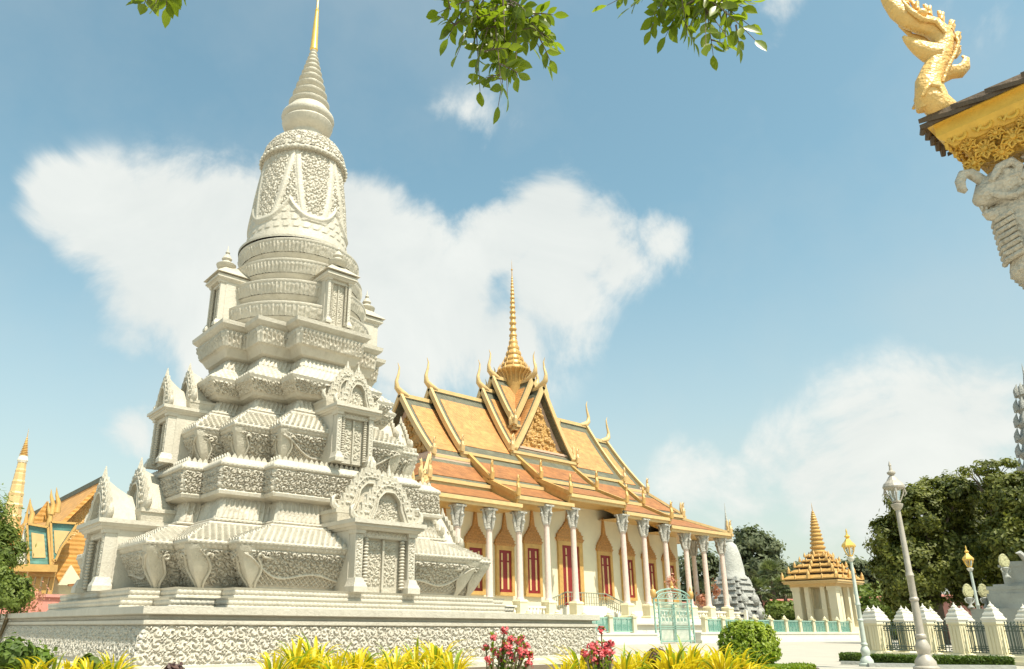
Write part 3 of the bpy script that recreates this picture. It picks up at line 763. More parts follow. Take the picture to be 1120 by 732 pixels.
place_porch((.50, 2.02, 1.3, .8), four(12.26, 3.36, 3.36, .22, 0), scale=.6, roofed=False)

# ================================================================== TEMPLE HALL
HX, HY = 54.0, 57.0
TH = thing('temple_hall', 'large white temple hall with orange tiled tiered roofs, gold trim and a central gold spire', 'temple', (HX, HY, G))
# terrace
mb = MB()
mb.box(HX-23.6, HX+23.6, HY-13.6, HY+13.6, G-.1, G+.30); mb.box(HX-23.3, HX+23.3, HY-13.3, HY+13.3, G+.30, 1.95, .12)
mb.box(HX-23.5, HX+23.5, HY-13.5, HY+13.5, 1.95, 2.12); mb.box(HX-22.4, HX+22.4, HY-12.2, HY+12.2, 2.12, 2.38); mb.box(HX-22.2, HX+22.2, HY-12.0, HY+12.0, 2.38, 2.5)
mb.build('terrace', WHITE, TH)
mb = MB(); mb.box(HX-16.45, HX+16.45, HY-7.7, HY+7.7, 2.5, 13.0)
mb.box(HX-10.4, HX+10.4, HY-7.62, HY+7.62, 13.0, 13.8); mb.box(HX-3.6, HX+3.6, HY-7.3, HY+7.3, 13.8, 14.7)
mb.build('wall', CREAM, TH)
mb = MB(); mb.box(HX-16.7, HX+16.7, HY-7.95, HY+7.95, 2.5, 2.95); mb.box(HX-16.58, HX+16.58, HY-7.83, HY+7.83, 2.95, 3.25, .06)
mb.build('wall_plinth', WHITE, TH)
# windows
def window_parts(cx, ztop, tip, wd=1.05, zb=4.5, doorlike=False):
    y = HY-7.7
    fr = MB(); fr.box(cx-wd, cx-wd*.70, y-.22, y, zb, ztop); fr.box(cx+wd*.70, cx+wd, y-.22, y, zb, ztop)
    fr.box(cx-wd, cx+wd, y-.24, y, zb-.28, zb); fr.box(cx-wd*.7, cx+wd*.7, y-.2, y, ztop-.35, ztop)
    f = fr.build('door_frame' if doorlike else 'window', GOLD, TH)
    cr = MB()
    H = tip-ztop
    prof = [(1.04, 0), (1.12, .05), (1.06, .09), (1.04, .14), (.96, .19), (.84, .25), (.66, .32), (.48, .39), (.36, .45), (.38, .465), (.26, .49), (.20, .60), (.14, .74), (.08, .88), (.01, 1.0)]
    pts = [(cx-wd*a_, ztop+H*b_) for a_, b_ in prof]+[(cx+wd*a_, ztop+H*b_) for a_, b_ in reversed(prof)]
    cr.prism(pts, y-.20, y-.01, 'y')
    for a_, b_ in ((1.14, .07), (1.06, .16), (.88, .24), (.68, .32), (.50, .39), (.39, .455)):
        cr.box(cx-wd*a_, cx+wd*a_, y-.27, y-.0, ztop+H*b_-.05, ztop+H*b_+.04)
    cr.build('carved_crown', REDG, f)
    p = MB(); p.box(cx-wd*.70, cx+wd*.70, y-.10, y-.01, zb, ztop-.35); p.build('shutter', RED, f)
    s_ = MB()
    for k in (-1, 1):
        s_.box(cx+k*wd*.34-.10, cx+k*wd*.34+.10, y-.14, y-.10, zb+.25, ztop-1.35); s_.box(cx+k*wd*.34-.08, cx+k*wd*.34+.08, y-.14, y-.10, ztop-1.2, ztop-.6)
    s_.build('shutter_panel', GOLD_L, f)
for cx, zt, tp in ((38.4, 8.3, 11.3), (41.75, 8.35, 11.35), (45.1, 8.35, 11.35), (48.5, 8.75, 12.0), (58.3, 8.7, 12.0), (61.75, 8.5, 11.5), (65.2, 8.35, 11.2), (68.6, 8.3, 11.0)):
    window_parts(cx, zt, tp)
window_parts(53.4, 9.3, 13.2, 1.65, 3.6, True)
# columns
def column():
    c = MB(); c.lathe([(.34, 1.5), (.36, 1.58), (.31, 1.68), (.30, 1.9), (.295, 4.5), (.27, 7.9)], (0, 0), 20)
    return c
def make_col(x, y, ztop):
    h = ztop-2.5; prof = [(.34, 1.28), (.35, 1.36), (.30, 1.42), (.28, 1.5), (.27, 2.4), (.255, 4.5), (.24, h-1.75), (.30, h-1.72), (.30, h-1.6)]
    c = MB(); c.lathe(prof, (0, 0), 20); o = c.build('column', PINKM, TH, loc=(x, y, 2.5), smooth=40)
    p = MB(); p.cbox(0, 0, .56, .56, 0, .16); p.cbox(0, 0, .52, .52, .16, .26, .06); p.cbox(0, 0, .43, .43, .26, 1.08); p.cbox(0, 0, .47, .47, 1.08, 1.18); p.cbox(0, 0, .47, .47, 1.18, 1.30, .09)
    p.build('pedestal', CREAM_Y, o)
    k = MB(); k.lathe([(.28, h-1.68), (.36, h-1.6), (.31, h-1.5), (.32, h-1.2), (.38, h-.7), (.42, h-.3), (.48, h-.12)], (0, 0), 12); k.cbox(0, 0, .52, .52, h-.14, h)
    for a_ in range(4):
        th = a_*math.pi/2; dx, dy = math.cos(th), math.sin(th)
        k.tube([(dx*.30, dy*.30, h-1.75), (dx*.42, dy*.42, h-1.35), (dx*.50, dy*.50, h-.85), (dx*.58, dy*.58, h-.4), (dx*.72, dy*.72, h-.05)], [.05, .11, .12, .09, .05], 7)
        k.ball((dx*.60, dy*.60, h-.75), .13, 7, 5)
    k.build('capital', mat('weathered_capital_stone', (.42, .40, .35), .7, var=.2, vscale=2.5, fn=f_carved(7.0, .08)), o, smooth=50)
    return o
cols_x = [-20, -16.7, -13.4, -10.1, -6.8, -3.45, 3.45, 6.6, 9.95, 13.35, 16.5, 19.8]
zt = {-20: 10.8, -16.7: 10.8, -13.4: 10.8, -10.1: 10.85, -6.8: 11.75, -3.45: 11.8, 3.45: 11.9, 6.6: 11.75, 9.95: 11.5, 13.35: 10.95, 16.5: 10.9, 19.8: 10.9}
protos = {}
def col_at(x, y, z):
    key = round(z, 2)
    if key not in protos: protos[key] = make_col(x, y, z)
    else: dup(protos[key], abs_loc=Vector((x, y, 2.5))-Vector(TH['_w']))
for dx in cols_x:
    col_at(HX+dx, HY-10.9, zt[dx]); 
for dx in (-20, -13.4, -6.8, 6.8, 13.4, 19.8): col_at(HX+dx, HY+10.9, 10.9)
for sgn in (-1, 1):
    for dy in (-7.4, -3.9, 0, 3.9, 7.4): col_at(HX+sgn*19.8, HY+dy, 10.9)
# balustrade along the terrace edge, bay by bay
def balustrade(x0, x1, y, mbx):
    mbx.box(x0, x1, y-.10, y+.10, 2.5, 2.66); mbx.box(x0, x1, y-.13, y+.13, 3.18, 3.34)
    n_ = max(2, int((x1-x0)/.36))
    for k in range(n_):
        xx = x0+(k+.5)*(x1-x0)/n_; mbx.lathe([(.07, 2.66), (.11, 2.85), (.05, 3.02), (.09, 3.18)], (xx, y), 8)
mb = MB()
edges = sorted([HX+d for d in cols_x])
for a_, b_ in zip(edges[:-1], edges[1:]):
    if b_-a_ < 5 and not (-8 < a_-HX < 7 and -8 < b_-HX < 7.5): balustrade(a_+.45, b_-.45, HY-10.9, mb)
balustrade(HX+20.3, HX+22.1, HY-10.9, mb)
mb.build('balustrade', WHITE, TH)
mb = MB()
for k in range(7): mb.box(HX+22.0, HX+22.16, HY-11.5+k*3.3, HY-11.5+k*3.3+3.1, 3.1, 3.3)
for k in range(8): mb.cbox(HX+22.08, HY-11.6+k*3.3, .15, .15, 2.5, 3.5)
mb.build('end_balustrade', WHITE, TH)
# door landing + flights + iron railing
mb = MB(); mb.box(HX-3.1, HX+2.2, HY-9.5, HY-7.7, 2.5, 3.55)
for s_, x0 in ((-1, HX-3.1), (1, HX+2.2)):
    for k in range(6):
        xa, xb = sorted((x0+s_*k*.42, x0+s_*(k+1)*.42)); mb.box(xa, xb, HY-9.5, HY-7.95, 2.5, 3.55-(k+1)*.15)
mb.build('door_steps', WHITE, TH)
mb = MB(); yr = HY-9.45
def rail(a, b, n_):
    a = Vector(a); b = Vector(b); mb.bar(a+Vector((0, 0, 1.15)), b+Vector((0, 0, 1.15)), .09, .09); mb.bar(a+Vector((0, 0, .25)), b+Vector((0, 0, .25)), .05, .05); mb.bar(a+Vector((0, 0, .8)), b+Vector((0, 0, .8)), .04, .04)
    for k in range(n_+1):
        p = a.lerp(b, k/n_); mb.bar(p, p+Vector((0, 0, 1.15)), .045, .045, (0, 1, 0))
rail((HX-3.1, yr, 3.5), (HX-6.2, yr, 2.5), 12); rail((HX-3.1, yr, 3.5), (HX+2.2, yr, 3.5), 16); rail((HX+2.2, yr, 3.5), (HX+5.6, yr, 2.5), 12)
mb.build('stair_railing', mat('worn_grey_green_iron', (.22, .24, .18), .6, var=.2), TH)

# roofs
def sheet(fn, name, parent, border, tile, ms, mt, th=.18, n=6):
    """fn(s,t)->Vector surface ; border slab plus slightly raised inset of tiles"""
    def grid(s0, s1, t0, t1, lift, thk, mbx):
        S = [(s0+(s1-s0)*i/1) for i in range(2)]; T = [t0+(t1-t0)*i/n for i in range(n+1)]
        top = []; bot = []
        for tt_ in T:
            for ss in S:
                p = fn(ss, tt_); e = 1e-3
                nn = (fn(min(1, ss+e), tt_)-fn(max(0, ss-e), tt_)).cross(fn(ss, min(1, tt_+e))-fn(ss, max(0, tt_-e))).normalized()
                if nn.z < 0: nn = -nn
                top.append(tuple(p+nn*lift)); bot.append(tuple(p+nn*(lift-thk)))
        m_ = len(top); F = []
        for i in range(n):
            a0, b0, c0, d0 = i*2, i*2+1, i*2+3, i*2+2
            F += [(a0, b0, c0, d0), (m_+a0, m_+d0, m_+c0, m_+b0), (a0, d0, m_+d0, m_+a0), (b0, m_+b0, m_+c0, c0)]
        F += [(0, m_, m_+1, 1), (m_-2, m_-1, 2*m_-1, 2*m_-2)]
        mbx.add(top+bot, F)
    return grid
def surf(fn, ms, mt0, mt1, B, T, n=6, lift=.06):
    g_ = sheet(fn, '', None, None, None, 0, 0, n=n)
    g_(0, 1, 0, 1, 0, .22, B); g_(ms, 1-ms, mt0, 1-mt1, lift, lift+.03, T)
def horn(mbx, base, dirv, h, r=.16):
    """slender curved chofa horn: swings out, then up with a recurved tip"""
    b = Vector(base); d = Vector(dirv)
    pts = [b-d*.9-Vector((0, 0, .25)), b, b+d*.30*h*.5+Vector((0, 0, .12*h)), b+d*.36*h*.5+Vector((0, 0, .34*h)), b+d*.20*h*.5+Vector((0, 0, .62*h)), b+d*.16*h*.5+Vector((0, 0, .84*h)), b+d*.30*h*.5+Vector((0, 0, 1.0*h))]
    mbx.tube([tuple(p) for p in pts], [r*1.3, r*2.1, r*1.7, r*1.05, r*.7, r*.45, .02], 8)
def naga(mbx, base, dirv, h):
    b = Vector(base); d = Vector(dirv)
    pts = [b-d*.3, b+d*.12, b+d*.20+Vector((0, 0, h*.3)), b+d*.10+Vector((0, 0, h*.55)), b+d*.16+Vector((0, 0, h*.8)), b+d*.12+Vector((0, 0, h))]
    mbx.tube([tuple(p) for p in pts], [.20, .24, .19, .13, .12, .01], 7)
    for k in range(3): mbx.tube([tuple(pts[2+k]), tuple(pts[2+k]+d*.22+Vector((0, 0, .18)))], [.10, .01], 5)
def gable_roof(x0, x1, zr, zl, hw, rz, ped=(True, True), over=.9, hornh=2.9, tilem=None, part='upper_roof'):
    """ridge along local x through the hall centre"""
    Mx = Matrix.Translation((HX, HY, 0)) @ Matrix.Rotation(rz, 4, 'Z')
    def T(x, y, z): return Mx @ Vector((x, y, z))
    B = MB(); TT = MB(); L = x1-x0
    def prof(t_, sd_):    # t 0 ridge ->1 eave, concave
        return sd_*hw*t_, zr-(zr-zl)*(1.18*t_-.18*t_*t_)
    for sd_ in (-1, 1):
        def fn(s_, t_, sd_=sd_):
            y, z = prof(t_, sd_); return T(x0+L*s_, y, z)
        surf(fn, min(.25, .85/L), .11, .13, B, TT)
    o = B.build(part, TILE_G, TH); TT.build('roof_tiles', tilem or TILE_O, o)
    F = MB(); 
    for sd_ in (-1, 1):
        F.bar(T(x0-.05, sd_*(hw+.02), zl-.10), T(x1+.05, sd_*(hw+.02), zl-.10), .30, .26); F.bar(T(x0-.02, sd_*(hw-.14), zl-.38), T(x1+.02, sd_*(hw-.14), zl-.38), .30, .34)
    F.bar(T(x0+.1, 0, zr+.16), T(x1-.1, 0, zr+.16), .30, .36)
    # ridge rises towards the ends
    F.build('gold_fascia', GOLD_L, o)
    for e_, xe in ((-1, x0), (1, x1)):
        Bd = MB()
        for sd_ in (-1, 1):
            n_ = 10; pr_ = [prof(k/n_*1.02, sd_) for k in range(n_+1)]
            for k in range(n_):
                (y0, z0), (y1, z1) = pr_[k], pr_[k+1]
                Bd.bar(T(xe, y0, z0+.16), T(xe, y1, z1+.16), .32, .46, (Mx.to_3x3() @ Vector((0, 0, 1))))
            yl, zl_ = pr_[-1]
            naga(Bd, T(xe+e_*.0, yl, zl_+.2), Mx.to_3x3() @ Vector((0, sd_, 0)), 1.5)
        Bd.build('bargeboard', GOLD_L, o)
        Hn = MB(); horn(Hn, T(xe, 0, zr+.45), Mx.to_3x3() @ Vector((e_, 0, 0)), hornh); Hn.build('roof_horn', GOLD_L, o, smooth=60)
        if ped[0 if e_ < 0 else 1]:
            P = MB(); q = [T(xe-e_*over, 0, zr-.5), T(xe-e_*over, -hw*.93, zl+.0), T(xe-e_*over, hw*.93, zl+.0)]
            q2 = [p-(Mx.to_3x3() @ Vector((e_*.25, 0, 0))) for p in q]
            P.add([tuple(p) for p in q+q2], [(0, 1, 2), (3, 5, 4), (0, 3, 4, 1), (1, 4, 5, 2), (2, 5, 3, 0)])
            P.build('pediment_frame', PINK_SOF, o)
            P = MB(); zc = zl+.75
            k = (zr-1.6-zc); q = [T(xe-e_*(over-.10), 0, zr-1.7), T(xe-e_*(over-.10), -hw*.62, zc), T(xe-e_*(over-.10), hw*.62, zc)]
            q2 = [p-(Mx.to_3x3() @ Vector((e_*.08, 0, 0))) for p in q]
            P.add([tuple(p) for p in q+q2], [(0, 1, 2), (3, 5, 4), (0, 3, 4, 1), (1, 4, 5, 2), (2, 5, 3, 0)])
            # raised scrollwork over the carved panel
            rr_ = random.Random(3)
            for i in range(70):
                a_ = rr_.random(); v_ = rr_.random()
                if a_+v_ > 1: a_, v_ = 1-a_, 1-v_
                y_ = (a_*-1+v_*1)*hw*.60; zz = zc+(1-a_-v_)*(zr-1.7-zc)*.98
                c_ = T(xe-e_*(over-.12), y_, zz); P.ball(tuple(c_), .16+.08*rr_.random(), 6, 4)
            P.build('carved_pediment', GOLD_C, o)
            P = MB(); P.bar(T(xe-e_*(over-.2), -hw*.95, zl-.05), T(xe-e_*(over-.2), hw*.95, zl-.05), .5, .5); P.bar(T(xe-e_*(over-.35), -hw*.95, zl+.4), T(xe-e_*(over-.35), hw*.95, zl+.4), .3, .2); P.build('pediment_ledge', PINK_SOF, o)
    return o
gable_roof(-15, 15, 22.6, 16.1, 5.25, 0)
gable_roof(-11.5, 11.5, 23.95, 16.9, 4.95, 0, (False, False))
gable_roof(-4.7, 4.7, 25.3, 18.1, 4.35, 0, (False, False))
gable_roof(-3.2, 3.2, 27.0, 21.2, 3.3, 0, (False, False), hornh=2.7)
gable_roof(-4.35, 4.35, 25.4, 18.35, 4.1, -math.pi/2, (True, True), over=.75)
gable_roof(-2.9, 2.9, 26.7, 21.2, 3.1, -math.pi/2, (False, False), hornh=2.7)

def skirt_run(xh, yi, zi, yo, zo, name, gap=0):
    """straight lower roof in front and behind, raised above its neighbours, with sloping end bars"""
    for sd_ in (-1, 1):
        for xa, xb in (((-xh, xh),) if not gap else ((-xh, -gap), (gap, xh))):
            B = MB(); TT = MB(); F = MB(); S = MB()
            def fn(s_, t_): return Vector((HX+xa+(xb-xa)*s_, HY+sd_*(yi+(yo-yi)*t_), zi+(zo-zi)*(1.12*t_-.12*t_*t_)))
            surf(fn, .45/(xb-xa), .22, .16, B, TT, 4)  # dark top strip: tile border widened to paint in shade from the tier above
            F.bar((HX+xa-.05, HY+sd_*yo, zo-.08), (HX+xb+.05, HY+sd_*yo, zo-.08), .30, .30); F.bar((HX+xa, HY+sd_*(yo-.14), zo-.34), (HX+xb, HY+sd_*(yo-.14), zo-.34), .24, .30)
            S.add([(HX+xa, HY+sd_*(yo-.2), zo-.45), (HX+xb, HY+sd_*(yo-.2), zo-.45), (HX+xb, HY+sd_*yi, zo-.35), (HX+xa, HY+sd_*yi, zo-.35)], [(0, 1, 2, 3)])
            o = B.build(name, TILE_G, TH); TT.build('roof_tiles', TILE_R, o)
            F.build('gold_fascia', GOLD_L, o); S.build('eave_soffit', GOLD, o)
        for e_ in (-1, 1):
            Bd = MB(); xe = HX+e_*xh
            Bd.bar((xe, HY+sd_*(yi-.1), zi+.12), (xe, HY+sd_*(yo+.12), zo+.08), .40, .36); Bd.bar((xe-e_*.06, HY+sd_*(yi-.1), zi-.36), (xe-e_*.06, HY+sd_*(yo+.02), zo-.40), .2, .66)
            ya, yb = HY+sd_*(yi-.2), HY+sd_*(yo-.25); Bd.prism([(ya, zi-.2), (yb, zo-.3), (yb, zo-1.45), (ya, zi-1.5)], xe-e_*.30, xe-e_*.16, 'x')
            naga(Bd, (xe, HY+sd_*(yo+.08), zo+.15), (0, sd_, 0), 1.7); Bd.build('end_bar', GOLD, o)
def skirt_hip(xi, yi, zi, xo, yo, zo, name, gap=10.3):
    for k, (rz, a0, a1, b0, b1) in enumerate(((0, xi, xo, yi, yo), (math.pi/2, yi, yo, xi, xo), (math.pi, xi, xo, yi, yo), (-math.pi/2, yi, yo, xi, xo))):
        Mx = Matrix.Translation((HX, HY, 0)) @ Matrix.Rotation(rz, 4, 'Z'); B = MB(); TT = MB()
        F = MB()
        parts = [(-1, 1)] if k in (1, 3) else [(-1, 0), (0, 1)]
        for pa in parts:
            B = MB(); TT = MB(); F = MB()
            def fn(s_, t_, pa=pa):
                hw = a0+(a1-a0)*t_
                if pa == (-1, 1): x = -hw+2*hw*s_
                elif pa == (-1, 0): x = -hw+(hw-gap)*s_
                else: x = gap+(hw-gap)*s_
                return Mx @ Vector((x, -(b0+(b1-b0)*t_), zi+(zo-zi)*(1.12*t_-.12*t_*t_)))
            surf(fn, .35/a1 if pa == (-1, 1) else .06, .22, .16, B, TT, 4)  # upper dark margin is border tiles plus painted shadow of the roof above
            xa, xb = (-a1-.1, a1+.1) if pa == (-1, 1) else ((-a1-.1, -gap) if pa == (-1, 0) else (gap, a1+.1))
            F.bar(Mx @ Vector((xa, -b1, zo-.08)), Mx @ Vector((xb, -b1, zo-.08)), .30, .30); F.bar(Mx @ Vector((xa+.1, -b1+.14, zo-.34)), Mx @ Vector((xb-.1, -b1+.14, zo-.34)), .24, .30)
            o = B.build(name, TILE_G, TH); TT.build('roof_tiles', TILE_R, o); F.build('gold_fascia', GOLD_L, o)
            S = MB(); xa, xb = (-a1+.2, a1-.2) if pa == (-1, 1) else ((-a1+.2, -gap) if pa == (-1, 0) else (gap, a1-.2))
            S.add([tuple(Mx @ Vector(p)) for p in ((xa, -b1+.2, zo-.45), (xb, -b1+.2, zo-.45), (min(xb, a0), -b0, zo-.35), (max(xa, -a0), -b0, zo-.35))], [(0, 1, 2, 3)]); S.build('eave_soffit', GOLD, o)
        Bd = MB(); Bd.bar(Mx @ Vector((-a0, -b0, zi+.12)), Mx @ Vector((-a1, -b1, zo+.10)), .30, .26)
        naga(Bd, Mx @ Vector((-a1+.05, -b1+.3, zo+.1)), Mx.to_3x3() @ Vector((-1, 0, 0)), 1.5); naga(Bd, Mx @ Vector((-a1+.5, -b1, zo+.1)), Mx.to_3x3() @ Vector((0, -1, 0)), 1.6)
        Bd.build('hip_bar', GOLD_L, o)
skirt_hip(15.2, 5.2, 15.9, 17.9, 8.0, 13.35, 'middle_roof')
skirt_hip(16.9, 7.4, 13.2, 21.2, 11.5, 11.35, 'lower_roof')
skirt_run(10.6, 5.0, 16.6, 7.95, 13.95, 'middle_roof', 3.7); skirt_run(10.6, 7.2, 14.1, 11.25, 12.1, 'lower_roof', 3.7)
skirt_run(3.95, 4.4, 17.5, 7.4, 14.95, 'middle_roof'); skirt_run(3.95, 7.0, 14.9, 11.05, 13.05, 'lower_roof')
mb = MB(); mb.box(HX-15.4, HX+15.4, HY-5.4, HY+5.4, 13.5, 16.2); mb.box(HX-4.0, HX+4.0, HY-4.0, HY+4.0, 15, 18.4); mb.build('roof_core', PINK_SOF, TH)

# spire of the hall
def redent_stack(mbx, c, levels, n=8, rot=R(22.5)):
    mbx.lathe(levels, c, n, rot)
sp = MB()
sp.lathe([(1.15, 24.5), (1.15, 26.6), (1.25, 26.8), (1.2, 27.6), (1.35, 27.9), (1.9, 28.3)], (HX, HY), 20, 0)
for k in range(20):
    th = 2*math.pi*k/20; sp.tube([(HX+1.2*math.cos(th), HY+1.2*math.sin(th), 26.8), (HX+1.45*math.cos(th), HY+1.45*math.sin(th), 27.7), (HX+1.95*math.cos(th), HY+1.95*math.sin(th), 28.3)], [.06, .09, .07], 5)
zz = 28.3; r0 = 2.0
lev = [(28.3, 1.78), (28.95, 1.36), (29.6, 1.06), (30.3, .84), (31.0, .66), (31.7, .50)]
for k, (z, r_) in enumerate(lev):
    nx = lev[k+1][0] if k+1 < len(lev) else 32.7
    sp.lathe([(r_*.7, z-.05), (r_, z), (r_*1.02, z+.18), (r_*.86, z+.26), (r_*.72, nx)], (HX, HY), 12, R(15))
    for q in range(12):
        th = 2*math.pi*(q+.5)/12; x, y = HX+r_*math.cos(th), HY+r_*math.sin(th)
        sp.tube([(x-.05*math.cos(th), y-.05*math.sin(th), z+.12), (x-.06*math.cos(th), y-.06*math.sin(th), z+.30), (x-.10*math.cos(th), y-.10*math.sin(th), z+.5*r_/1.5+.22)], [.11*r_/1.5+.03, .08*r_/1.5+.02, .01], 5)
sp.build('spire_base', GOLD, TH, smooth=40)
sp = MB(); z = 32.45; prof = [(.42, 32.3)]
for k in range(14):
    f_ = k/14; r_ = .36*(1-f_)+.09; h = .52*(1-f_)+.26
    prof += [(r_*.72, z), (r_, z+h*.2), (r_, z+h*.38), (r_*.68, z+h*.6), (r_*.62, z+h)]; z += h
prof += [(.06, z), (.05, z+.8), (.12, z+.85), (.12, z+.95), (.03, z+1.0), (.02, z+1.7), (.004, z+2.2)]
sp.lathe(prof, (HX, HY), 20); sp.build('ringed_spire', GOLD, TH, smooth=45)

# ================================================================== GLASS-PANEL FENCE + GREEN GATE
FY = 38.0
FE = thing('garden_fence', 'low fence of cream posts and teal panels on a white plinth below the temple terrace', 'fence', (64, FY, G))
mb = MB(); mb.box(30, 50.3, FY-.35, FY+.35, G-.05, 1.18); mb.box(56.0, 84.2, FY-.35, FY+.35, G-.05, 1.22); mb.box(30, 50.3, FY-.42, FY+.42, 1.18, 1.30); mb.box(56.0, 84.2, FY-.42, FY+.42, 1.22, 1.34); mb.box(30, 50.4, FY-.5, FY+.5, G-.05, G+.25); mb.box(55.9, 84.4, FY-.5, FY+.5, G-.05, G+.25)
mb.box(83.5, 84.2, FY, FY+25, G, 1.22); mb.box(83.5, 84.3, FY, FY+25, 1.22, 1.34)
mb.build('plinth', WHITE, FE)
post = None; xs = [31.4+2.75*k for k in range(7)]+[57.2+2.6*k for k in range(11)]
for x in xs:
    if post is None:
        p = MB(); p.cbox(0, 0, .19, .19, 0, 1.12); p.cbox(0, 0, .26, .26, 1.12, 1.22); p.lathe([(.22, 1.22), (.24, 1.27), (.12, 1.33), (.16, 1.38), (.06, 1.50), (.005, 1.6)], (0, 0), 10)
        post = p.build('post', CREAM_Y, FE, loc=(x, FY, 1.28))
    else: dup(post, abs_loc=Vector((x, FY, 1.28))-Vector(FE['_w']))
pp = None
for a_, b_ in zip(xs[:-1], xs[1:]):
    if b_-a_ > 4: continue
    p = MB(); p.box(a_+.2, b_-.2, FY-.03, FY+.03, 1.42, 2.30); f = p.build('teal_panel', GLASS_T, FE)
    p = MB(); p.box(a_+.19, b_-.19, FY-.06, FY+.06, 2.30, 2.40); p.box(a_+.19, b_-.19, FY-.05, FY+.05, 1.36, 1.42)
    for k in (1, 2, 3): xx = a_+(b_-a_)*k/4; p.box(xx-.02, xx+.02, FY-.05, FY+.05, 1.42, 2.3)
    p.build('panel_frame', TEAL, f)
# steps on the fence line left of the gate
GT = thing('iron_gate', 'tall arched teal ironwork gate with gold finials in front of the temple', 'gate', (53.1, FY, G))
mb = MB()
gx0, gx1 = 50.6, 55.6; gc = (gx0+gx1)/2
for x in (gx0, gx0+.55, gx1-.55, gx1): mb.box(x-.05, x+.05, FY-.05, FY+.05, G, 3.9)
for x in (gx0+.27, gx1-.27):
    for z in (1.2, 1.9, 2.6, 3.3):
        mb.tube([(x+.2*math.cos(t_), FY, z+.25*math.sin(t_)) for t_ in np.linspace(0, 2*math.pi, 13)], .025, 5)
for z in (G+.15, 3.85, 3.55): mb.box(gx0, gx1, FY-.04, FY+.04, z, z+.07)
mb.tube([(gc+2.45*math.cos(t_), FY, 3.9+.75*math.sin(t_)) for t_ in np.linspace(0, math.pi, 19)], .06, 6)
mb.tube([(gc+2.0*math.cos(t_), FY, 3.9+.5*math.sin(t_)) for t_ in np.linspace(0, math.pi, 19)], .04, 6)
for k in range(-4, 5):
    mb.tube([(gc+k*.45+.16*math.cos(t_), FY, 4.12+.14*math.sin(t_)) for t_ in np.linspace(0, 2*math.pi, 11)], .025, 5)
mb.build('gate_arch', TEAL, GT)
for s_ in (-1, 1):
    mb = MB(); x0, x1 = sorted((gc+s_*.04, gc+s_*1.92))
    for z in (G+.12, G+1.1, G+1.25, 3.1, 3.45): mb.box(x0, x1, FY-.03, FY+.03, z, z+.05)
    mb.box(x0, x0+.06, FY-.03, FY+.03, G+.1, 3.5); mb.box(x1-.06, x1, FY-.03, FY+.03, G+.1, 3.5)
    for k in range(1, 12): x = x0+(x1-x0)*k/12; mb.box(x-.018, x+.018, FY-.018, FY+.018, G+.12, 3.5)
    for k in range(4):
        x = x0+(x1-x0)*(k+.5)/4
        for z in (G+1.8, G+2.3): mb.tube([(x+.17*math.cos(t_), FY, z+.2*math.sin(t_)) for t_ in np.linspace(0, 2*math.pi, 11)], .02, 5)
    mb.build('gate_leaf', TEAL, GT)
mb = MB(); 
for x in (gx0, gx1): mb.lathe([(.08, 3.9), (.2, 4.0), (.24, 4.25), (.22, 4.5), (.08, 4.6), (.1, 4.68), (.005, 4.95)], (x, FY), 10)
mb.lathe([(.1, 4.62), (.2, 4.75), (.1, 4.9), (.15, 5.0), (.005, 5.35)], (gc, FY), 10)
mb.build('gate_finial', GOLD, GT, smooth=50)

# ================================================================== FOLIAGE HELPERS
def leaf_cloud(blobs, n, size, clump=.16, aspect=1.8, shell=.55, sub=34, seed=1, up=.35):
    r_ = np.random.default_rng(seed); Vs = []
    vol = np.array([b[3]*b[4]+b[4]*b[5]+b[3]*b[5] for b in blobs]); cnt = (n*vol/vol.sum()).astype(int)
    P = []; Nn = []
    for b, k in zip(blobs, cnt):
        c = np.array(b[:3]); s = np.array(b[3:6])
        d = r_.normal(size=(sub, 3)); d /= np.linalg.norm(d, axis=1)[:, None]; rad = shell+(1-shell)*r_.random((sub, 1))**.6
        cc = d*rad; idx = r_.integers(0, sub, k); off = r_.normal(size=(k, 3))*clump*(.6+.8*r_.random((sub, 1)))[idx]
        p = cc[idx]+off; P.append(c+p*s); q = d[idx]+off*2+r_.normal(size=(k, 3))*.45; q[:, 2] += up; Nn.append(q)
    P = np.concatenate(P); Nn = np.concatenate(Nn); Nn /= np.linalg.norm(Nn, axis=1)[:, None]
    k = len(P); t1 = np.cross(Nn, r_.normal(size=(k, 3))); t1 /= np.linalg.norm(t1, axis=1)[:, None]; t2 = np.cross(Nn, t1)
    sz = size*(.6+.8*r_.random((k, 1)))
    a = P-t1*sz*aspect/2; b = P+t2*sz/2+Nn*sz*.1; c = P+t1*sz*aspect/2; d = P-t2*sz/2+Nn*sz*.1
    V = np.stack([a, b, c, d], 1).reshape(-1, 3); F = np.arange(k*4).reshape(-1, 4)
    return V, F
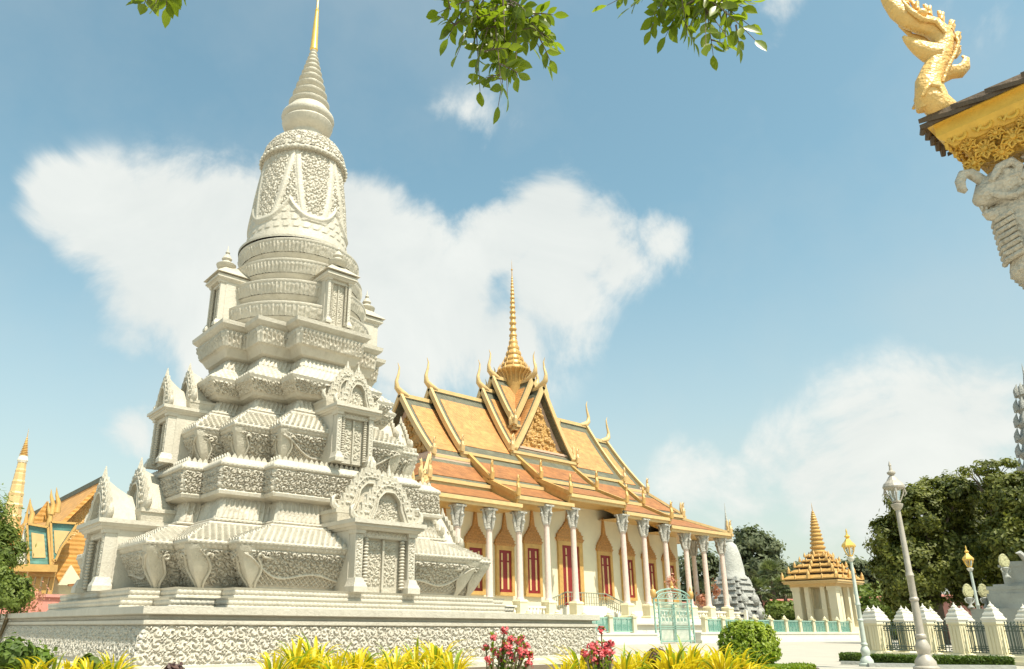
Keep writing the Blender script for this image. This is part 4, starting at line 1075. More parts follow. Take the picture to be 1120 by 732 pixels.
def tree(name, label, cat, base, blobs, n, size, lm, trunk_r=.35, group=None, seed=1, clump=.16, sub=34, limbs=7, aspect=1.8, shell=.5):
    o = thing(name, label, cat, base, group)
    tb = MB(); bx, by, bz = base; c = np.array([b[:3] for b in blobs]).mean(0)
    r_ = random.Random(seed)
    top = (bx+(c[0]-bx)*.6, by+(c[1]-by)*.6, c[2])
    tb.tube([(bx, by, bz-.2), (bx+.1, by, bz+(c[2]-bz)*.35), (bx+(top[0]-bx)*.5, by+(top[1]-by)*.5, bz+(c[2]-bz)*.65), top], [trunk_r*1.25, trunk_r, trunk_r*.8, trunk_r*.5], 8)
    for k in range(limbs):
        b = blobs[k % len(blobs)]; e = (b[0]+b[3]*r_.uniform(-.5, .5), b[1]+b[4]*r_.uniform(-.5, .5), b[2]+b[5]*r_.uniform(-.1, .7))
        s0 = (bx+(top[0]-bx)*.4, by+(top[1]-by)*.4, bz+(c[2]-bz)*r_.uniform(.4, .75))
        mid = tuple((s0[i]*.5+e[i]*.5)+(.4 if i == 2 else 0) for i in range(3)); tb.tube([s0, mid, e], [trunk_r*.45, trunk_r*.28, trunk_r*.08], 6)
    tb.build('trunk', BARK, o, smooth=60)
    V, F = leaf_cloud(blobs, n, size, clump, aspect, shell, sub, seed)
    m_ = MB(); m_.add(V, F); m_.build('crown', lm, o)
    return o
def bush(name, label, cat, base, blobs, n, size, lm, group=None, seed=1, clump=.12, sub=60, shell=.8, stemr=.04):
    o = thing(name, label, cat, base, group); s = MB(); r_ = random.Random(seed)
    for k in range(8):
        b = blobs[k % len(blobs)]; s.tube([base, (b[0]+r_.uniform(-.4, .4)*b[3], b[1]+r_.uniform(-.4, .4)*b[4], b[2])], [stemr, stemr*.4], 5)
    s.build('stem', STEM, o); V, F = leaf_cloud(blobs, n, size, clump, 1.6, shell, sub, seed, .2); m_ = MB(); m_.add(V, F); m_.build('foliage', lm, o); return o
def gz(p): return (p[0], p[1], G)

# ================================================================== BACKGROUND RIGHT
# golden roofed pavilion
c = at_d(905, 672, 95); CX, CY = c.x, c.y
GP = thing('gold_roofed_pavilion', 'small cream pavilion with a stepped gold roof and tall ringed gold spire', 'pavilion', (CX, CY, G))
mb = MB(); mb.cbox(CX, CY, 3.6, 3.6, G-.05, G+.9); mb.cbox(CX, CY, 3.2, 3.2, G+.9, 2.0); mb.build('base', CREAM, GP)
mb = MB()
for sx in (-1, 1):
    for sy in (-1, 1):
        x, y = CX+sx*2.15, CY+sy*2.15; mb.cbox(x, y, .45, .45, 2.0, 6.4); mb.cbox(x, y, .55, .55, 2.0, 2.5); mb.cbox(x, y, .55, .55, 6.0, 6.4)
        mb.cbox(CX+sx*2.15, CY+sy*.95, .26, .26, 2.0, 6.4); mb.cbox(CX+sx*.95, CY+sy*2.15, .26, .26, 2.0, 6.4)
mb.cbox(CX, CY, 1.0, 1.0, 2, 4.0)
mb.build('pier', CREAM, GP)
mb = MB(); mb.cbox(CX, CY, 2.75, 2.75, 6.4, 6.75); mb.cbox(CX, CY, 3.25, 3.25, 6.75, 6.95); mb.cbox(CX, CY, 3.35, 3.35, 6.95, 7.1)
mb.build('entablature', GOLD_L, GP)
mb = MB(); md = MB(); tiers = [(7.1, 3.3), (7.85, 2.7), (8.55, 2.15), (9.2, 1.65), (9.75, 1.2)]
for k, (z, r_) in enumerate(tiers):
    zn = tiers[k+1][0] if k+1 < 5 else 10.4; rn = tiers[k+1][1] if k+1 < 5 else .85
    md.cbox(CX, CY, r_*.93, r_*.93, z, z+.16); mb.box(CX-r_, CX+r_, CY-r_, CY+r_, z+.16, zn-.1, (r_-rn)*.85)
    mb.cbox(CX, CY, r_*1.02, r_*1.02, z+.14, z+.28)
    for ax in range(4):
        th = ax*math.pi/2
        for q in (-1, -.5, 0, .5, 1):
            lx, ly = q*r_*.97, -r_*.99; x = CX+lx*math.cos(th)-ly*math.sin(th); y = CY+lx*math.sin(th)+ly*math.cos(th); hh = .75 if abs(q) == 1 else (.95 if q == 0 else .5); hh *= .5+r_/5
            mb.tube([(x, y, z+.2), (x*1, y, z+.2+hh*.5), (x, y, z+.2+hh)], [.20*hh+.06, .17*hh+.03, .01], 5)
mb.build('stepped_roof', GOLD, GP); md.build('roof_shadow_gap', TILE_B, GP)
mb = MB(); z = 10.3; prof = [(.95, 10.2)]
for k in range(13):
    f_ = k/13; r_ = .86*(1-f_)+.10; h = .40*(1-f_)+.18; prof += [(r_*.8, z), (r_, z+h*.2), (r_, z+h*.45), (r_*.78, z+h*.7), (r_*.75, z+h)]; z += h
prof += [(.05, z), (.04, z+.5), (.003, z+1.1)]
mb.lathe(prof, (CX, CY), 18); mb.build('ringed_spire', GOLD, GP, smooth=40)

GP.scale = (.93, .93, .93)
# far grey stupa
c = at_d(805, 668, 110); CX, CY = c.x, c.y
GS = thing('grey_stupa', 'weathered grey stone stupa seen past the last temple columns', 'stupa', (CX, CY, G))
mb = MB(); z = G; r_ = 3.9
for k in range(9):
    h = .55; mb.cbox(CX, CY, r_, r_*.7, z, z+h*.6, .12); mb.cbox(CX, CY, r_*.7, r_, z, z+h*.6, .12); mb.cbox(CX, CY, r_*.85, r_*.85, z+h*.6, z+h+.35, .2); z += h+.3; r_ -= .24
mb.build('stepped_base', GREYST, GS)
mb = MB()
for k in range(8):
    th = 2*math.pi*k/8+.2
    for zz_, rr_ in ((3.4, 3.1), (5.2, 2.6)): mb.ball((CX+rr_*math.cos(th), CY+rr_*math.sin(th), zz_), .62, 10, 7, 1.2); mb.lathe([(.25, zz_+.6), (.1, zz_+.9), (.005, zz_+1.3)], (CX+rr_*math.cos(th), CY+rr_*math.sin(th)), 8)
mb.build('lotus_bud', GREYST, GS, smooth=60)
mb = MB(); mb.lathe([(1.9, z-.3), (1.9, z), (1.65, z+.3), (1.6, z+1.2), (1.3, z+3.0), (.95, z+4.2), (.55, z+4.6), (.65, z+4.8), (.5, z+5.2), (.35, z+6.2), (.2, z+7.4), (.08, z+8.6), (.01, z+10)], (CX, CY), 24); mb.build('bell', mat('pale_grey_stone', (.43, .43, .39), .75, var=.15, vscale=2.5, fn=f_carved(6.0, .05)), GS, smooth=50)

# pink boundary wall and shrubs behind
a_ = at_d(838, 668, 122); b_ = at_d(1010, 668, 112)
d = (b_-a_).normalized(); nrm = Vector((-d.y, d.x, 0))
PW = thing('pink_boundary_wall', 'long salmon pink boundary wall behind the gold roofed pavilion', 'wall', ((a_.x+b_.x)/2, (a_.y+b_.y)/2, G))
mb = MB(); ang = math.atan2(d.y, d.x); L = (b_-a_).length
mb.at((a_.x, a_.y, 0), ang); mb.box(-20, L+8, -.3, .3, G-.05, 5.1); mb.M = None; mb.build('wall', PINKW, PW)
mb = MB(); mb.at((a_.x, a_.y, 0), ang); mb.box(-20.2, L+8.2, -.5, .5, 5.1, 5.45); mb.box(-20.1, L+8.1, -.35, .35, 5.45, 5.7, .0, .25); mb.build('coping', ROSE, PW)
mb.M = None
def px_blob(px, py, dist, wpx, hpx, dep=None):
    p = at_d(px, py, dist); k = (p-EYE).dot(FW)/FPX; return (p.x, p.y, p.z, wpx*k, wpx*k if dep is None else dep, hpx*k)
for i, (px, py, dist, wp, hp, lb) in enumerate(((860, 670, 102, 20, 11, 'round olive shrub left of the gold roofed pavilion'), (962, 664, 104, 20, 16, 'round olive shrub between the pavilion and the white capped fence'), (849, 668, 112, 12, 10, 'small olive shrub beside the grey stupa'), (985, 668, 100, 14, 10, 'low olive shrub half hidden behind the white capped fence'))):
    b = px_blob(px, py, dist, wp, hp); bush('olive_shrub', lb, 'shrub', (b[0], b[1], G), [b, (b[0], b[1], G+(b[2]-G)*.5, b[3]*.9, b[4]*.9, (b[2]-G)*.5)], 3500, .28, L_SHRUB, 'shrubs before the pink wall', seed=20+i)
# ridge tile roof glimpsed beyond the wall
p = at_d(969, 650, 135)
kb = thing('distant_roof', 'tiny tiled roof peeping over the far end of the pink wall', 'building', (p.x, p.y, G))
mb = MB(); mb.cbox(p.x, p.y, 3, 3, G, 5.6); mb.build('wall', CREAM, kb); mb = MB(); mb.box(p.x-3.4, p.x+3.4, p.y-3.4, p.y+3.4, 5.6, 8.0, 3.0); mb.lathe([(.5, 7.8), (.6, 8.2), (.2, 8.5), (.01, 9.2)], (p.x, p.y), 10); mb.build('roof', ROSE, kb)

# trees in the middle distance
def tree_px(label, items, dist, n, size, lm, seed, trunk_px, name='leafy_tree', **kw):
    blobs = [px_blob(a[0], a[1], dist+(a[4] if len(a) > 4 else 0), a[2], a[3]) for a in items]
    b = at_d(trunk_px, 672, dist); return tree(name, label, 'tree', (b.x, b.y, G), blobs, n, size, lm, seed=seed, group='trees beyond the temple grounds', **kw)
tree_px('tall airy grey-green tree behind the grey stupa', [(822, 590, 16, 14), (808, 606, 14, 12), (838, 600, 14, 12), (828, 618, 22, 16), (846, 625, 16, 14), (812, 632, 16, 14)], 128, 9000, .40, L_GREY, 31, 826, clump=.20, sub=22)
tree_px('broad grey-green tree right of the tall airy tree', [(872, 630, 14, 13), (860, 645, 16, 14), (885, 640, 14, 14), (852, 655, 18, 12)], 140, 7000, .42, L_GREY, 32, 868, clump=.18, sub=24)
tree_px('grey-green tree behind the second gold lantern', [(935, 625, 16, 13), (952, 632, 14, 13), (944, 645, 20, 14), (925, 640, 12, 14)], 140, 7000, .42, L_GREY, 33, 940, clump=.18, sub=24)
tree_px('dark leafy tree glimpsed between the temple end columns', [(765, 625, 22, 22), (780, 645, 20, 18), (750, 650, 18, 16)], 135, 6000, .45, L_GREY, 34, 768, clump=.16)
tree_px('low green tree behind the pavilion right side', [(955, 655, 20, 14), (975, 652, 16, 14)], 125, 4500, .4, L_SHRUB, 35, 960)
def palm(px, py, dist, s, label, seed):
    p = at_d(px, py, dist); o = thing('fan_palm', label, 'palm tree', (p.x, p.y, G), 'palms beside the grey stupa')
    t_ = MB(); t_.tube([(p.x, p.y, G-.1), (p.x+.2, p.y, (p.z+G)/2), (p.x, p.y, p.z)], [.32, .26, .22], 8); t_.build('trunk', BARK, o, smooth=60)
    r_ = random.Random(seed); m_ = MB()
    for k in range(46):
        th = r_.uniform(0, 2*math.pi); el = r_.uniform(-.9, 1.35); dv = Vector((math.cos(th)*math.cos(el), math.sin(th)*math.cos(el), math.sin(el)))
        st_ = Vector((p.x, p.y, p.z)); L_ = s*r_.uniform(.7, 1.0); c_ = st_+dv*L_*.5; sv = dv.cross(Vector((0, 0, 1))).normalized(); uv = sv.cross(dv)
        for q in range(9):
            ph = (q-4)*.27; dd = (dv*math.cos(ph)+sv*math.sin(ph)); e = c_+dd*L_*.55-Vector((0, 0, .18*L_*abs(math.sin(ph))+.1)); w_ = (uv*.02+sv*math.cos(ph)*.10-dv*math.sin(ph)*.10)
            m_.add([tuple(c_), tuple(c_.lerp(e, .5)+w_), tuple(e), tuple(c_.lerp(e, .5)-w_)], [(0, 1, 2, 3)])
        m_.bar(st_, c_, .05, .03)
    m_.build('fronds', L_PALM, o)
palm(843, 628, 118, 2.6, 'fan palm with pale fronds, upper one beside the grey stupa', 1); palm(830, 645, 112, 2.3, 'fan palm with grey-green fronds, lower left of the palm group', 2); palm(857, 642, 114, 2.2, 'fan palm with olive fronds, right one of the palm group', 3)

# big dark tree on the right
tree_px('large dark rounded tree behind the white capped fence', [(1005, 560, 30, 28), (1035, 548, 32, 26, 2), (980, 590, 26, 30), (1000, 625, 36, 34), (1040, 600, 44, 40, 3), (975, 632, 20, 26), (1075, 570, 36, 36, 4), (1065, 625, 44, 36, 2), (1000, 655, 28, 18), (1050, 540, 20, 14)], 75, 95000, .19, L_DARK, 41, 1025, name='large_tree', clump=.105, sub=64, shell=.66, trunk_r=.5, limbs=10)
tree_px('bright green tree at the right edge of the view', [(1110, 545, 28, 24), (1135, 560, 40, 44), (1120, 600, 40, 40), (1112, 640, 30, 26), (1095, 530, 16, 12)], 72, 50000, .19, L_DARK, 42, 1125, name='large_tree', clump=.105, sub=64, shell=.66, trunk_r=.5)
c = at_d(1075, 515, 74)
nt = thing('bare_tree', 'thin bare-twigged tree poking above the big dark tree', 'tree', (c.x, c.y, G)); tw = MB(); r_ = random.Random(4)
tw.tube([(c.x, c.y, G), (c.x, c.y, c.z-2)], [.25, .12], 7)
for k in range(26):
    s0 = Vector((c.x, c.y, c.z-2.2+r_.uniform(-.5, .5))); e = Vector(at_d(r_.uniform(1050, 1115), r_.uniform(503, 530), 74)); mid = s0.lerp(e, .5)+Vector((0, 0, .3)); tw.tube([tuple(s0), tuple(mid), tuple(e)], [.06, .035, .01], 5)
tw.build('trunk', BARK, nt); V, F = leaf_cloud([px_blob(1075, 513, 74, 22, 7), px_blob(1100, 508, 74, 12, 5)], 500, .22, .2, sub=20, shell=.3, seed=9); m_ = MB(); m_.add(V, F); m_.build('crown', L_DARK, nt)

# stone tower at the right edge
c = at_d(1144, 505, 95); CX, CY = c.x, c.y; zt_ = at_d(1124, 415, 95).z
TW = thing('stone_tower', 'grey stone tower with flame carvings showing at the right edge above the trees', 'tower', (CX, CY, G))
mb = MB(); mb.cbox(CX, CY, 3.2, 3.2, G, 9); mb.cbox(CX, CY, 2.7, 2.7, 9, 15.2, .4); mb.build('base', GREYST, TW)
mb = MB(); prof = []; z = 15.0; k = 0
while z < zt_-1.5:
    f_ = (z-15)/(zt_-15); r_ = 2.35*(1-f_)**.6+.15; prof += [(r_*.84, z), (r_, z+.4), (r_, z+.6), (r_*.88, z+.85), (r_*.78, z+1.5)]
    for q in range(10):
        th = 2*math.pi*q/10+.3; x, y = CX+r_*math.cos(th), CY+r_*math.sin(th); mb.tube([(x, y, z+.45), (x+.10*math.cos(th), y+.10*math.sin(th), z+1.1), (x-.1*math.cos(th), y-.1*math.sin(th), z+1.75)], [.30, .22, .01], 6)
    z += 1.55
prof += [(.3, z), (.1, z+1.2), (.01, z+2.4)]
mb.lathe(prof, (CX, CY), 16); mb.build('tower_body', GREYST, TW, smooth=40)

# ================================================================== RIGHT : fenced monument
P1, P2, P3, P4 = [Vector((p.x, p.y, G)) for p in (at_x(1096, 722, 31.4), at_x(1055, 722, 31.8), at_x(1020, 722, 32.2), at_x(965, 722, 33.0))]
dv = (P4-P1); dv.z = 0; dv.normalize(); angF = math.atan2(dv.y, dv.x); nv = Vector((dv.y, -dv.x, 0))  # inward = away from camera
if nv.dot(Vector((1, 0, 0))) < 0: nv = -nv
WF = thing('railing_fence', 'cream fence with white stepped pillar caps and dark iron railings, right of the plaza', 'fence', (P1.x, P1.y, G))
def pillar_parts(loc):
    b = MB(); b.cbox(0, 0, .34, .34, 0, .20); b.cbox(0, 0, .31, .31, .20, .30, .05); b.cbox(0, 0, .215, .215, .30, 1.30)
    for k in (-1, 0, 1):
        b.box(k*.125-.036, k*.125+.036, -.235, -.215, .36, 1.24); b.box(-.235, -.215, k*.125-.036, k*.125+.036, .36, 1.24); b.box(k*.125-.036, k*.125+.036, .215, .235, .36, 1.24); b.box(.215, .235, k*.125-.036, k*.125+.036, .36, 1.24)
    b.cbox(0, 0, .25, .25, 1.30, 1.36); o = b.build('pillar', CREAM_Y, WF, loc=loc, rz=angF)
    c_ = MB(); c_.cbox(0, 0, .245, .245, 1.36, 1.44); c_.cbox(0, 0, .275, .275, 1.44, 1.50); c_.cbox(0, 0, .25, .25, 1.50, 1.60, .05); c_.cbox(0, 0, .22, .22, 1.60, 1.66, .02); c_.cbox(0, 0, .185, .185, 1.66, 1.76, .05); c_.cbox(0, 0, .15, .15, 1.76, 1.81); c_.cbox(0, 0, .12, .12, 1.81, 1.87, .04); c_.lathe([(.09, 1.87), (.10, 1.91), (.04, 1.96), (.005, 2.06)], (0, 0), 10)
    c_.build('pillar_cap', WHITE, o); return o
pp0 = pillar_parts(P1)
row = [P2, P3, P4]
far = []
W_ = Vector(WF['_w'])
spots = [P2, P3, P4, P4+dv*.75+nv*.5, P4+dv*1.15+nv*1.5, P4+dv*.1+nv*1.6, P4+dv*.9+nv*2.8, P1+nv*3.6-dv*.2, P2+nv*3.6, P3+nv*3.6, P4+nv*3.6-dv*1.0, P1-dv*2.6+nv*.0, P1-dv*2.6+nv*3.6, P4+nv*3.6+dv*.4]
for s_ in spots: dup(pp0, abs_loc=Vector((s_.x, s_.y, G))-W_)
mb = MB(); mk = MB()
def rails(a, b, mbx):
    a = Vector(a); b = Vector(b); a.z = b.z = G; L_ = (b-a).length; n_ = max(4, int(L_/.11)); e = (b-a).normalized()
    for z in (.36, .50, 1.08, 1.22): mbx.bar(a+Vector((0, 0, z)), b+Vector((0, 0, z)), .03, .03)
    for k in range(n_):
        p = a+e*(k+.5)*L_/n_; mbx.bar(p+Vector((0, 0, .34)), p+Vector((0, 0, 1.36 if k % 2 else 1.30)), .022, .022, (1, 0, 0))
        mbx.ball((p.x, p.y, G+1.36), .028, 5, 4)
        if k % 2 == 0:
            for z in (.43, 1.15): mbx.ball((p.x+e.x*.05, p.y+e.y*.05, G+z), .03, 5, 4)
def plinth(a, b, mbx):
    a = Vector(a); b = Vector(b); e = (b-a); L_ = e.length; mbx.at((a.x, a.y, G), math.atan2(e.y, e.x)); mbx.box(-.4, L_+.4, -.42, .42, -.05, .12); mbx.box(-.35, L_+.35, -.30, .30, .12, .27, .0, .04); mbx.M = None
gpts = [P1-dv*2.6, P1, P2, P3, P4]
for a_, b_ in zip(gpts[:-1], gpts[1:]): rails(a_+dv*.3, b_-dv*.3, mb)
for a_, b_ in ((P1-dv*2.6+nv*3.6, P1+nv*3.6), (P1+nv*3.6, P2+nv*3.6), (P2+nv*3.6, P3+nv*3.6), (P3+nv*3.6, P4+nv*3.6-dv*1.0), (P4+nv*.4, P4+nv*3.6)): rails(a_, b_, mb)
mb.build('iron_railing', IRON, WF)
plinth(P1-dv*2.8, P4+dv*.3, mk); plinth(P1-dv*2.8+nv*3.6, P4+nv*3.6, mk); plinth(P4+dv*.4+nv*.2, P4+nv*3.6+dv*.4, mk); mk.build('fence_plinth', CREAM_Y, WF)
# green board seen inside railings
# monument with leaf-shaped stones
M0 = at_d(1112, 660, 41)
MN = thing('stone_monument', 'grey stepped stone monument with leaf shaped stones behind the iron railings', 'monument', (M0.x, M0.y, G))
mb = MB(); base = at_d(1078, 655, 40.5); ex = Vector((1, 0, 0)); 
def mbx_step(px, ztop, zbot, mbx):
    a = at_d(px, 650, 39.5); mbx.box(a.x, a.x+9, a.y-9, a.y, zbot, ztop)
mbx_step(1058, 2.45, G, mb); mbx_step(1079, 3.05, 2.45, mb); mbx_step(1082, 3.20, 3.05, mb); mbx_step(1080, 3.34, 3.20, mb); mbx_step(1088, 3.42, 3.34, mb)
mb.build('stepped_base', GREYB, MN)
mb = MB(); mbx_step(1101, 4.1, 3.42, mb); mbx_step(1098, 4.2, 4.1, mb); mbx_step(1106, 4.32, 4.2, mb); mb.build('upper_block', GREYB, MN)
mb = MB(); e = at_d(1119, 606, 39.0)
mb.tube([(e.x+.3, e.y-.2, 4.2), (e.x+.1, e.y, 4.4), (e.x-.05, e.y+.1, 4.62), (e.x-.2, e.y+.2, 4.6)], [.12, .13, .10, .02], 8); mb.build('corner_ornament', GREYST, MN, smooth=60)
def leaf_stone(px, py, dist, hpx, label_):
    p = at_d(px, py, dist); k = (p-EYE).dot(FW)/FPX; h = hpx*k
    pts = [(0, 0), (.20, .05), (.36, .22), (.42, .45), (.33, .72), (.16, .92), (0, 1.0)]
    full = [(x*h*.9, z*h) for x, z in pts]+[(-x*h*.9, z*h) for x, z in reversed(pts[1:-1])]
    a = math.atan2(RT.y, RT.x)
    m_ = MB(); m_.prism(full, -.07*h, .07*h, 'y'); m_.prism([(x*.8, z*.86+h*.07) for x, z in full], -.10*h, -.06*h, 'y')
    o = m_.build('leaf_stone', SEMAY, MN, loc=(p.x, p.y, p.z), rz=a)
    b = MB(); b.cbox(0, 0, .18*h, .12*h, -.72*h, -.62*h); b.lathe([(.20*h, -.64*h), (.10*h, -.5*h), (.09*h, -.35*h), (.20*h, -.12*h), (.24*h, -.02*h), (.14*h, .04*h)], (0, 0), 14)
    for s_ in (-1, 1): b.tube([(s_*.08*h, 0, -.38*h), (s_*.26*h, 0, -.30*h), (s_*.34*h, 0, -.12*h), (s_*.24*h, 0, .02*h)], [.05*h, .06*h, .05*h, .02*h], 6)
    b.build('stone_stand', GREYB, o, smooth=50)
leaf_stone(1099.5, 621, 39, 15, ''); leaf_stone(1060, 654, 39.3, 15, ''); leaf_stone(1077, 654, 40.2, 15, '')

# street lamps
def lamp(name, label, base, H, mp, mh, group, r=.075, ornate=True):
    o = thing(name, label, 'street lamp', (base.x, base.y, G), group); x, y = base.x, base.y
    s = H/6.0; b = MB()
    b.lathe([(.34*s, 0), (.34*s, .10*s), (.28*s, .14*s), (.27*s, .26*s), (.20*s, .36*s), (.15*s, .44*s), (.19*s, .56*s), (.20*s, .66*s), (.14*s, .80*s), (.11*s, .86*s), (.145*s, .90*s), (.145*s, .96*s), (.11*s, 1.0*s), (.10*s, 1.9*s), (.125*s, 1.93*s), (.125*s, 1.98*s), (.095*s, 2.02*s), (.095*s, 2.6*s), (.115*s, 2.63*s), (.10*s, 2.70*s), (.085*s, 2.74*s), (.065*s, 4.62*s)], (0, 0), 20)
    b.build('lamp_post', mp, o, loc=(x, y, G), smooth=35)
    c_ = MB(); c_.lathe([(.07*s, 4.55*s), (.12*s, 4.60*s), (.16*s, 4.68*s), (.17*s, 4.74*s), (.06*s, 4.78*s)], (0, 0), 16); c_.build('lamp_collar', mp if ornate else WHITE, o, loc=(x, y, G), smooth=35)
    h = MB(); h.lathe([(.30*s, 5.22*s), (.31*s, 5.27*s), (.27*s, 5.36*s), (.17*s, 5.46*s), (.11*s, 5.56*s), (.06*s, 5.62*s), (.12*s, 5.68*s), (.12*s, 5.72*s), (.05*s, 5.78*s), (.03*s, 5.9*s), (.045*s, 5.93*s), (.004, 6.08*s)], (0, 0), 6 if not ornate else 16)
    h.lathe([(.02*s, 5.20*s), (.27*s, 5.20*s), (.30*s, 5.22*s)], (0, 0), 6 if not ornate else 16)
    h.lathe([(.04*s, 4.76*s), (.13*s, 4.80*s), (.13*s, 4.84*s), (.03*s, 4.86*s)], (0, 0), 8)
    for k in range(6 if not ornate else 4):
        th = 2*math.pi*k/(6 if not ornate else 4)+.5
        h.tube([(.11*s*math.cos(th), .11*s*math.sin(th), 4.82*s), (.16*s*math.cos(th), .16*s*math.sin(th), 4.92*s), (.22*s*math.cos(th), .22*s*math.sin(th), 5.05*s), (.26*s*math.cos(th), .26*s*math.sin(th), 5.22*s)], .022*s, 5)
        if ornate: h.tube([(.26*s*math.cos(th), .26*s*math.sin(th), 5.2*s), (.30*s*math.cos(th), .30*s*math.sin(th), 5.05*s), (.24*s*math.cos(th), .24*s*math.sin(th), 4.96*s)], [.03*s, .025*s, .008], 5)
    h.build('lantern_frame', mh, o, loc=(x, y, G))
    g_ = MB(); g_.lathe([(.09*s, 4.84*s), (.19*s, 5.19*s)], (0, 0), 6 if not ornate else 12); g_.build('lantern_glass', GLASS, o, loc=(x, y, G))
lamp('street_lamp', 'tall silver street lamp with an all silver lantern, nearest of the lamps', at_z(1014, 734, G), 5.97, SILVER, SILVER, 'street lamps round the plaza')
lamp('street_lamp', 'slim street lamp with gold lantern in front of the gold roofed pavilion', at_z(949, 729, G), 4.26*1.0, LGREEN, GOLD_F, 'street lamps round the plaza', ornate=False)
bC = at_d(1070.5, 668, 48)
lamp('street_lamp', 'short street lamp with gold lantern behind the leaf shaped stones', Vector((bC.x, bC.y, G)), 5.25, LGREEN, GOLD_F, 'street lamps round the plaza', ornate=False)

# clipped hedges
def hedge(label, a, b, h, w_, seed, lm=L_HEDGE, n=5000, size=.05, name='clipped_hedge'):
    a = Vector(a); b = Vector(b); a.z = b.z = G; e = b-a; L_ = e.length; ang = math.atan2(e.y, e.x); mid = (a+b)/2
    o = thing(name, label, 'hedge', (mid.x, mid.y, G), 'clipped hedges round the plaza')
    s = MB(); s.at((a.x, a.y, G), ang); s.box(.06, L_-.06, -w_/2+.06, w_/2-.06, 0, h-.05); s.build('twigs', STEM, o)
    r_ = np.random.default_rng(seed); q = r_.random((n, 3)); f = r_.integers(0, 4, n)
    P = q*np.array([L_, w_, h])-np.array([0, w_/2, 0]); P[f == 0, 2] = h; P[f == 1, 1] = -w_/2; P[f == 2, 1] = w_/2; P[f == 3, 0] = np.where(q[f == 3, 0] > .5, L_, 0)
    P += r_.normal(size=(n, 3))*.022; t1 = r_.normal(size=(n, 3)); t1 /= np.linalg.norm(t1, axis=1)[:, None]; t2 = np.cross(t1, r_.normal(size=(n, 3))); t2 /= np.linalg.norm(t2, axis=1)[:, None]
    V = np.stack([P-t1*size, P+t2*size*.5, P+t1*size, P-t2*size*.5], 1).reshape(-1, 3)
    m_ = MB(); m_.at((a.x, a.y, G), ang); m_.add(V, np.arange(n*4).reshape(-1, 4)); m_.build('foliage', lm, o)
hedge('long dark clipped hedge at the foot of the near fence pillars', at_z(1106, 730, G), at_z(1024, 728.5, G), .26, .5, 1, n=14000)
hedge('dark clipped hedge between the two nearest street lamps', at_z(1005, 728, G), at_z(959, 726, G), .26, .5, 2, n=8000)
hedge('short dark clipped hedge left of the slim gold lantern lamp', at_z(946, 724.5, G), at_z(925, 723.5, G), .26, .5, 3, n=4000)
mb = MB()
kerb = thing('stone_kerb', 'low grey stone kerb slabs edging the clipped hedges by the fence', 'kerb', (P2.x, P2.y, G))
for x0, x1, yy in ((920, 945, 727.0), (950, 1000, 729.5), (1004, 1110, 731.5)):
    a_ = at_z(x0, yy, G); b_ = at_z(x1, yy+.6, G); mb.bar((a_.x, a_.y, G+.05), (b_.x, b_.y, G+.05), .18, .12)
mb.build('kerb_slabs', GREYB, kerb)

# round box bush and near lawn hedge
c = at_z(822, 729, G); k = (c-EYE).dot(FW)/FPX
bush('round_bush', 'clipped round yellow-green bush at the end of the flower bed', 'bush', (c.x, c.y, G), [(c.x+a_*.2, c.y+b_*.2, G+.64, .62, .62, .66) for a_ in (-1, 1) for b_ in (-1, 1)]+[(c.x, c.y, G+.42, .84, .84, .44)], 21000, .06, L_BOX, seed=3, clump=.06, sub=260, shell=.88)
hedge('low bright clipped hedge edging the flower bed below the round bush', at_z(882, 733, G), at_z(800, 738, G), .14, .5, 5, L_BOX, 9000, .04, name='low_hedge')

# ================================================================== FLOWER BED PLANTS (near)
def strap_plant(seed, nb=46, L0=.55, h0=.35):
    r_ = random.Random(seed); A = MB(); B = MB()
    for k in range(nb):
        th = r_.uniform(0, 2*math.pi); el = r_.uniform(.45, 1.5); L_ = L0*r_.uniform(.6, 1.1); w_ = .0095*r_.uniform(.7, 1.6)
        z0 = h0*r_.uniform(.2, 1.0); x0 = .06*math.cos(th); y0 = .06*math.sin(th); P = []; n_ = 6; cur = r_.uniform(.9, 2.0)
        p = Vector((x0, y0, z0)); sv = Vector((-math.sin(th), math.cos(th), 0))
        V = []
        for q in range(n_+1):
            f_ = q/n_; ww = w_*(.5+1.6*f_*(1-f_)*2)*(1-f_**4)+.001; fold = Vector((0, 0, ww*.5))
            V += [tuple(p-sv*ww+fold), tuple(p), tuple(p+sv*ww+fold)]
            e_ = el-cur*f_*f_; p = p+Vector((math.cos(th)*math.cos(e_), math.sin(th)*math.cos(e_), math.sin(e_)))*(L_/n_)
        F = []
        for q in range(n_): a = q*3; F += [(a, a+1, a+4, a+3), (a+1, a+2, a+5, a+4)]
        (A if r_.random() < .76 else B).add(V, F)
    S = MB(); S.tube([(0, 0, -.02), (.01, 0, h0*.5), (0, .01, h0)], [.03, .028, .02], 7)
    return A, B, S
protoP = []
for s in range(4):
    A, B, S = strap_plant(s+1, 125, .34, .42)
    protoP.append((A, B, S))
plants = []
def put_plant(idx, px, dist, topz, label, group, sc_=1.0, rot=0):
    d_ = ray(px, 725); k = dist/math.hypot(d_.x, d_.y); x, y = d_.x*k, d_.y*k
    key = idx
    if idx not in plants_d:
        A, B, S = protoP[idx]; o = thing('yellow_croton', label, 'plant', (0, 0, 0), group)
        A.build('yellow_leaves', L_CROT, o); B.build('green_leaves', L_CROTG, o); S.build('stem', STEM, o, smooth=60)
        o.location = (x, y, topz-.62*sc_); o.scale = (sc_,)*3; o.rotation_euler = (0, 0, rot); plants_d[idx] = o
    else:
        dup_thing(plants_d[idx], (x, y, topz-.62*sc_), rot, label, group, sc_)
plants_d = {}
def ztop(px, py, dist): return at_d(px, py, dist).z
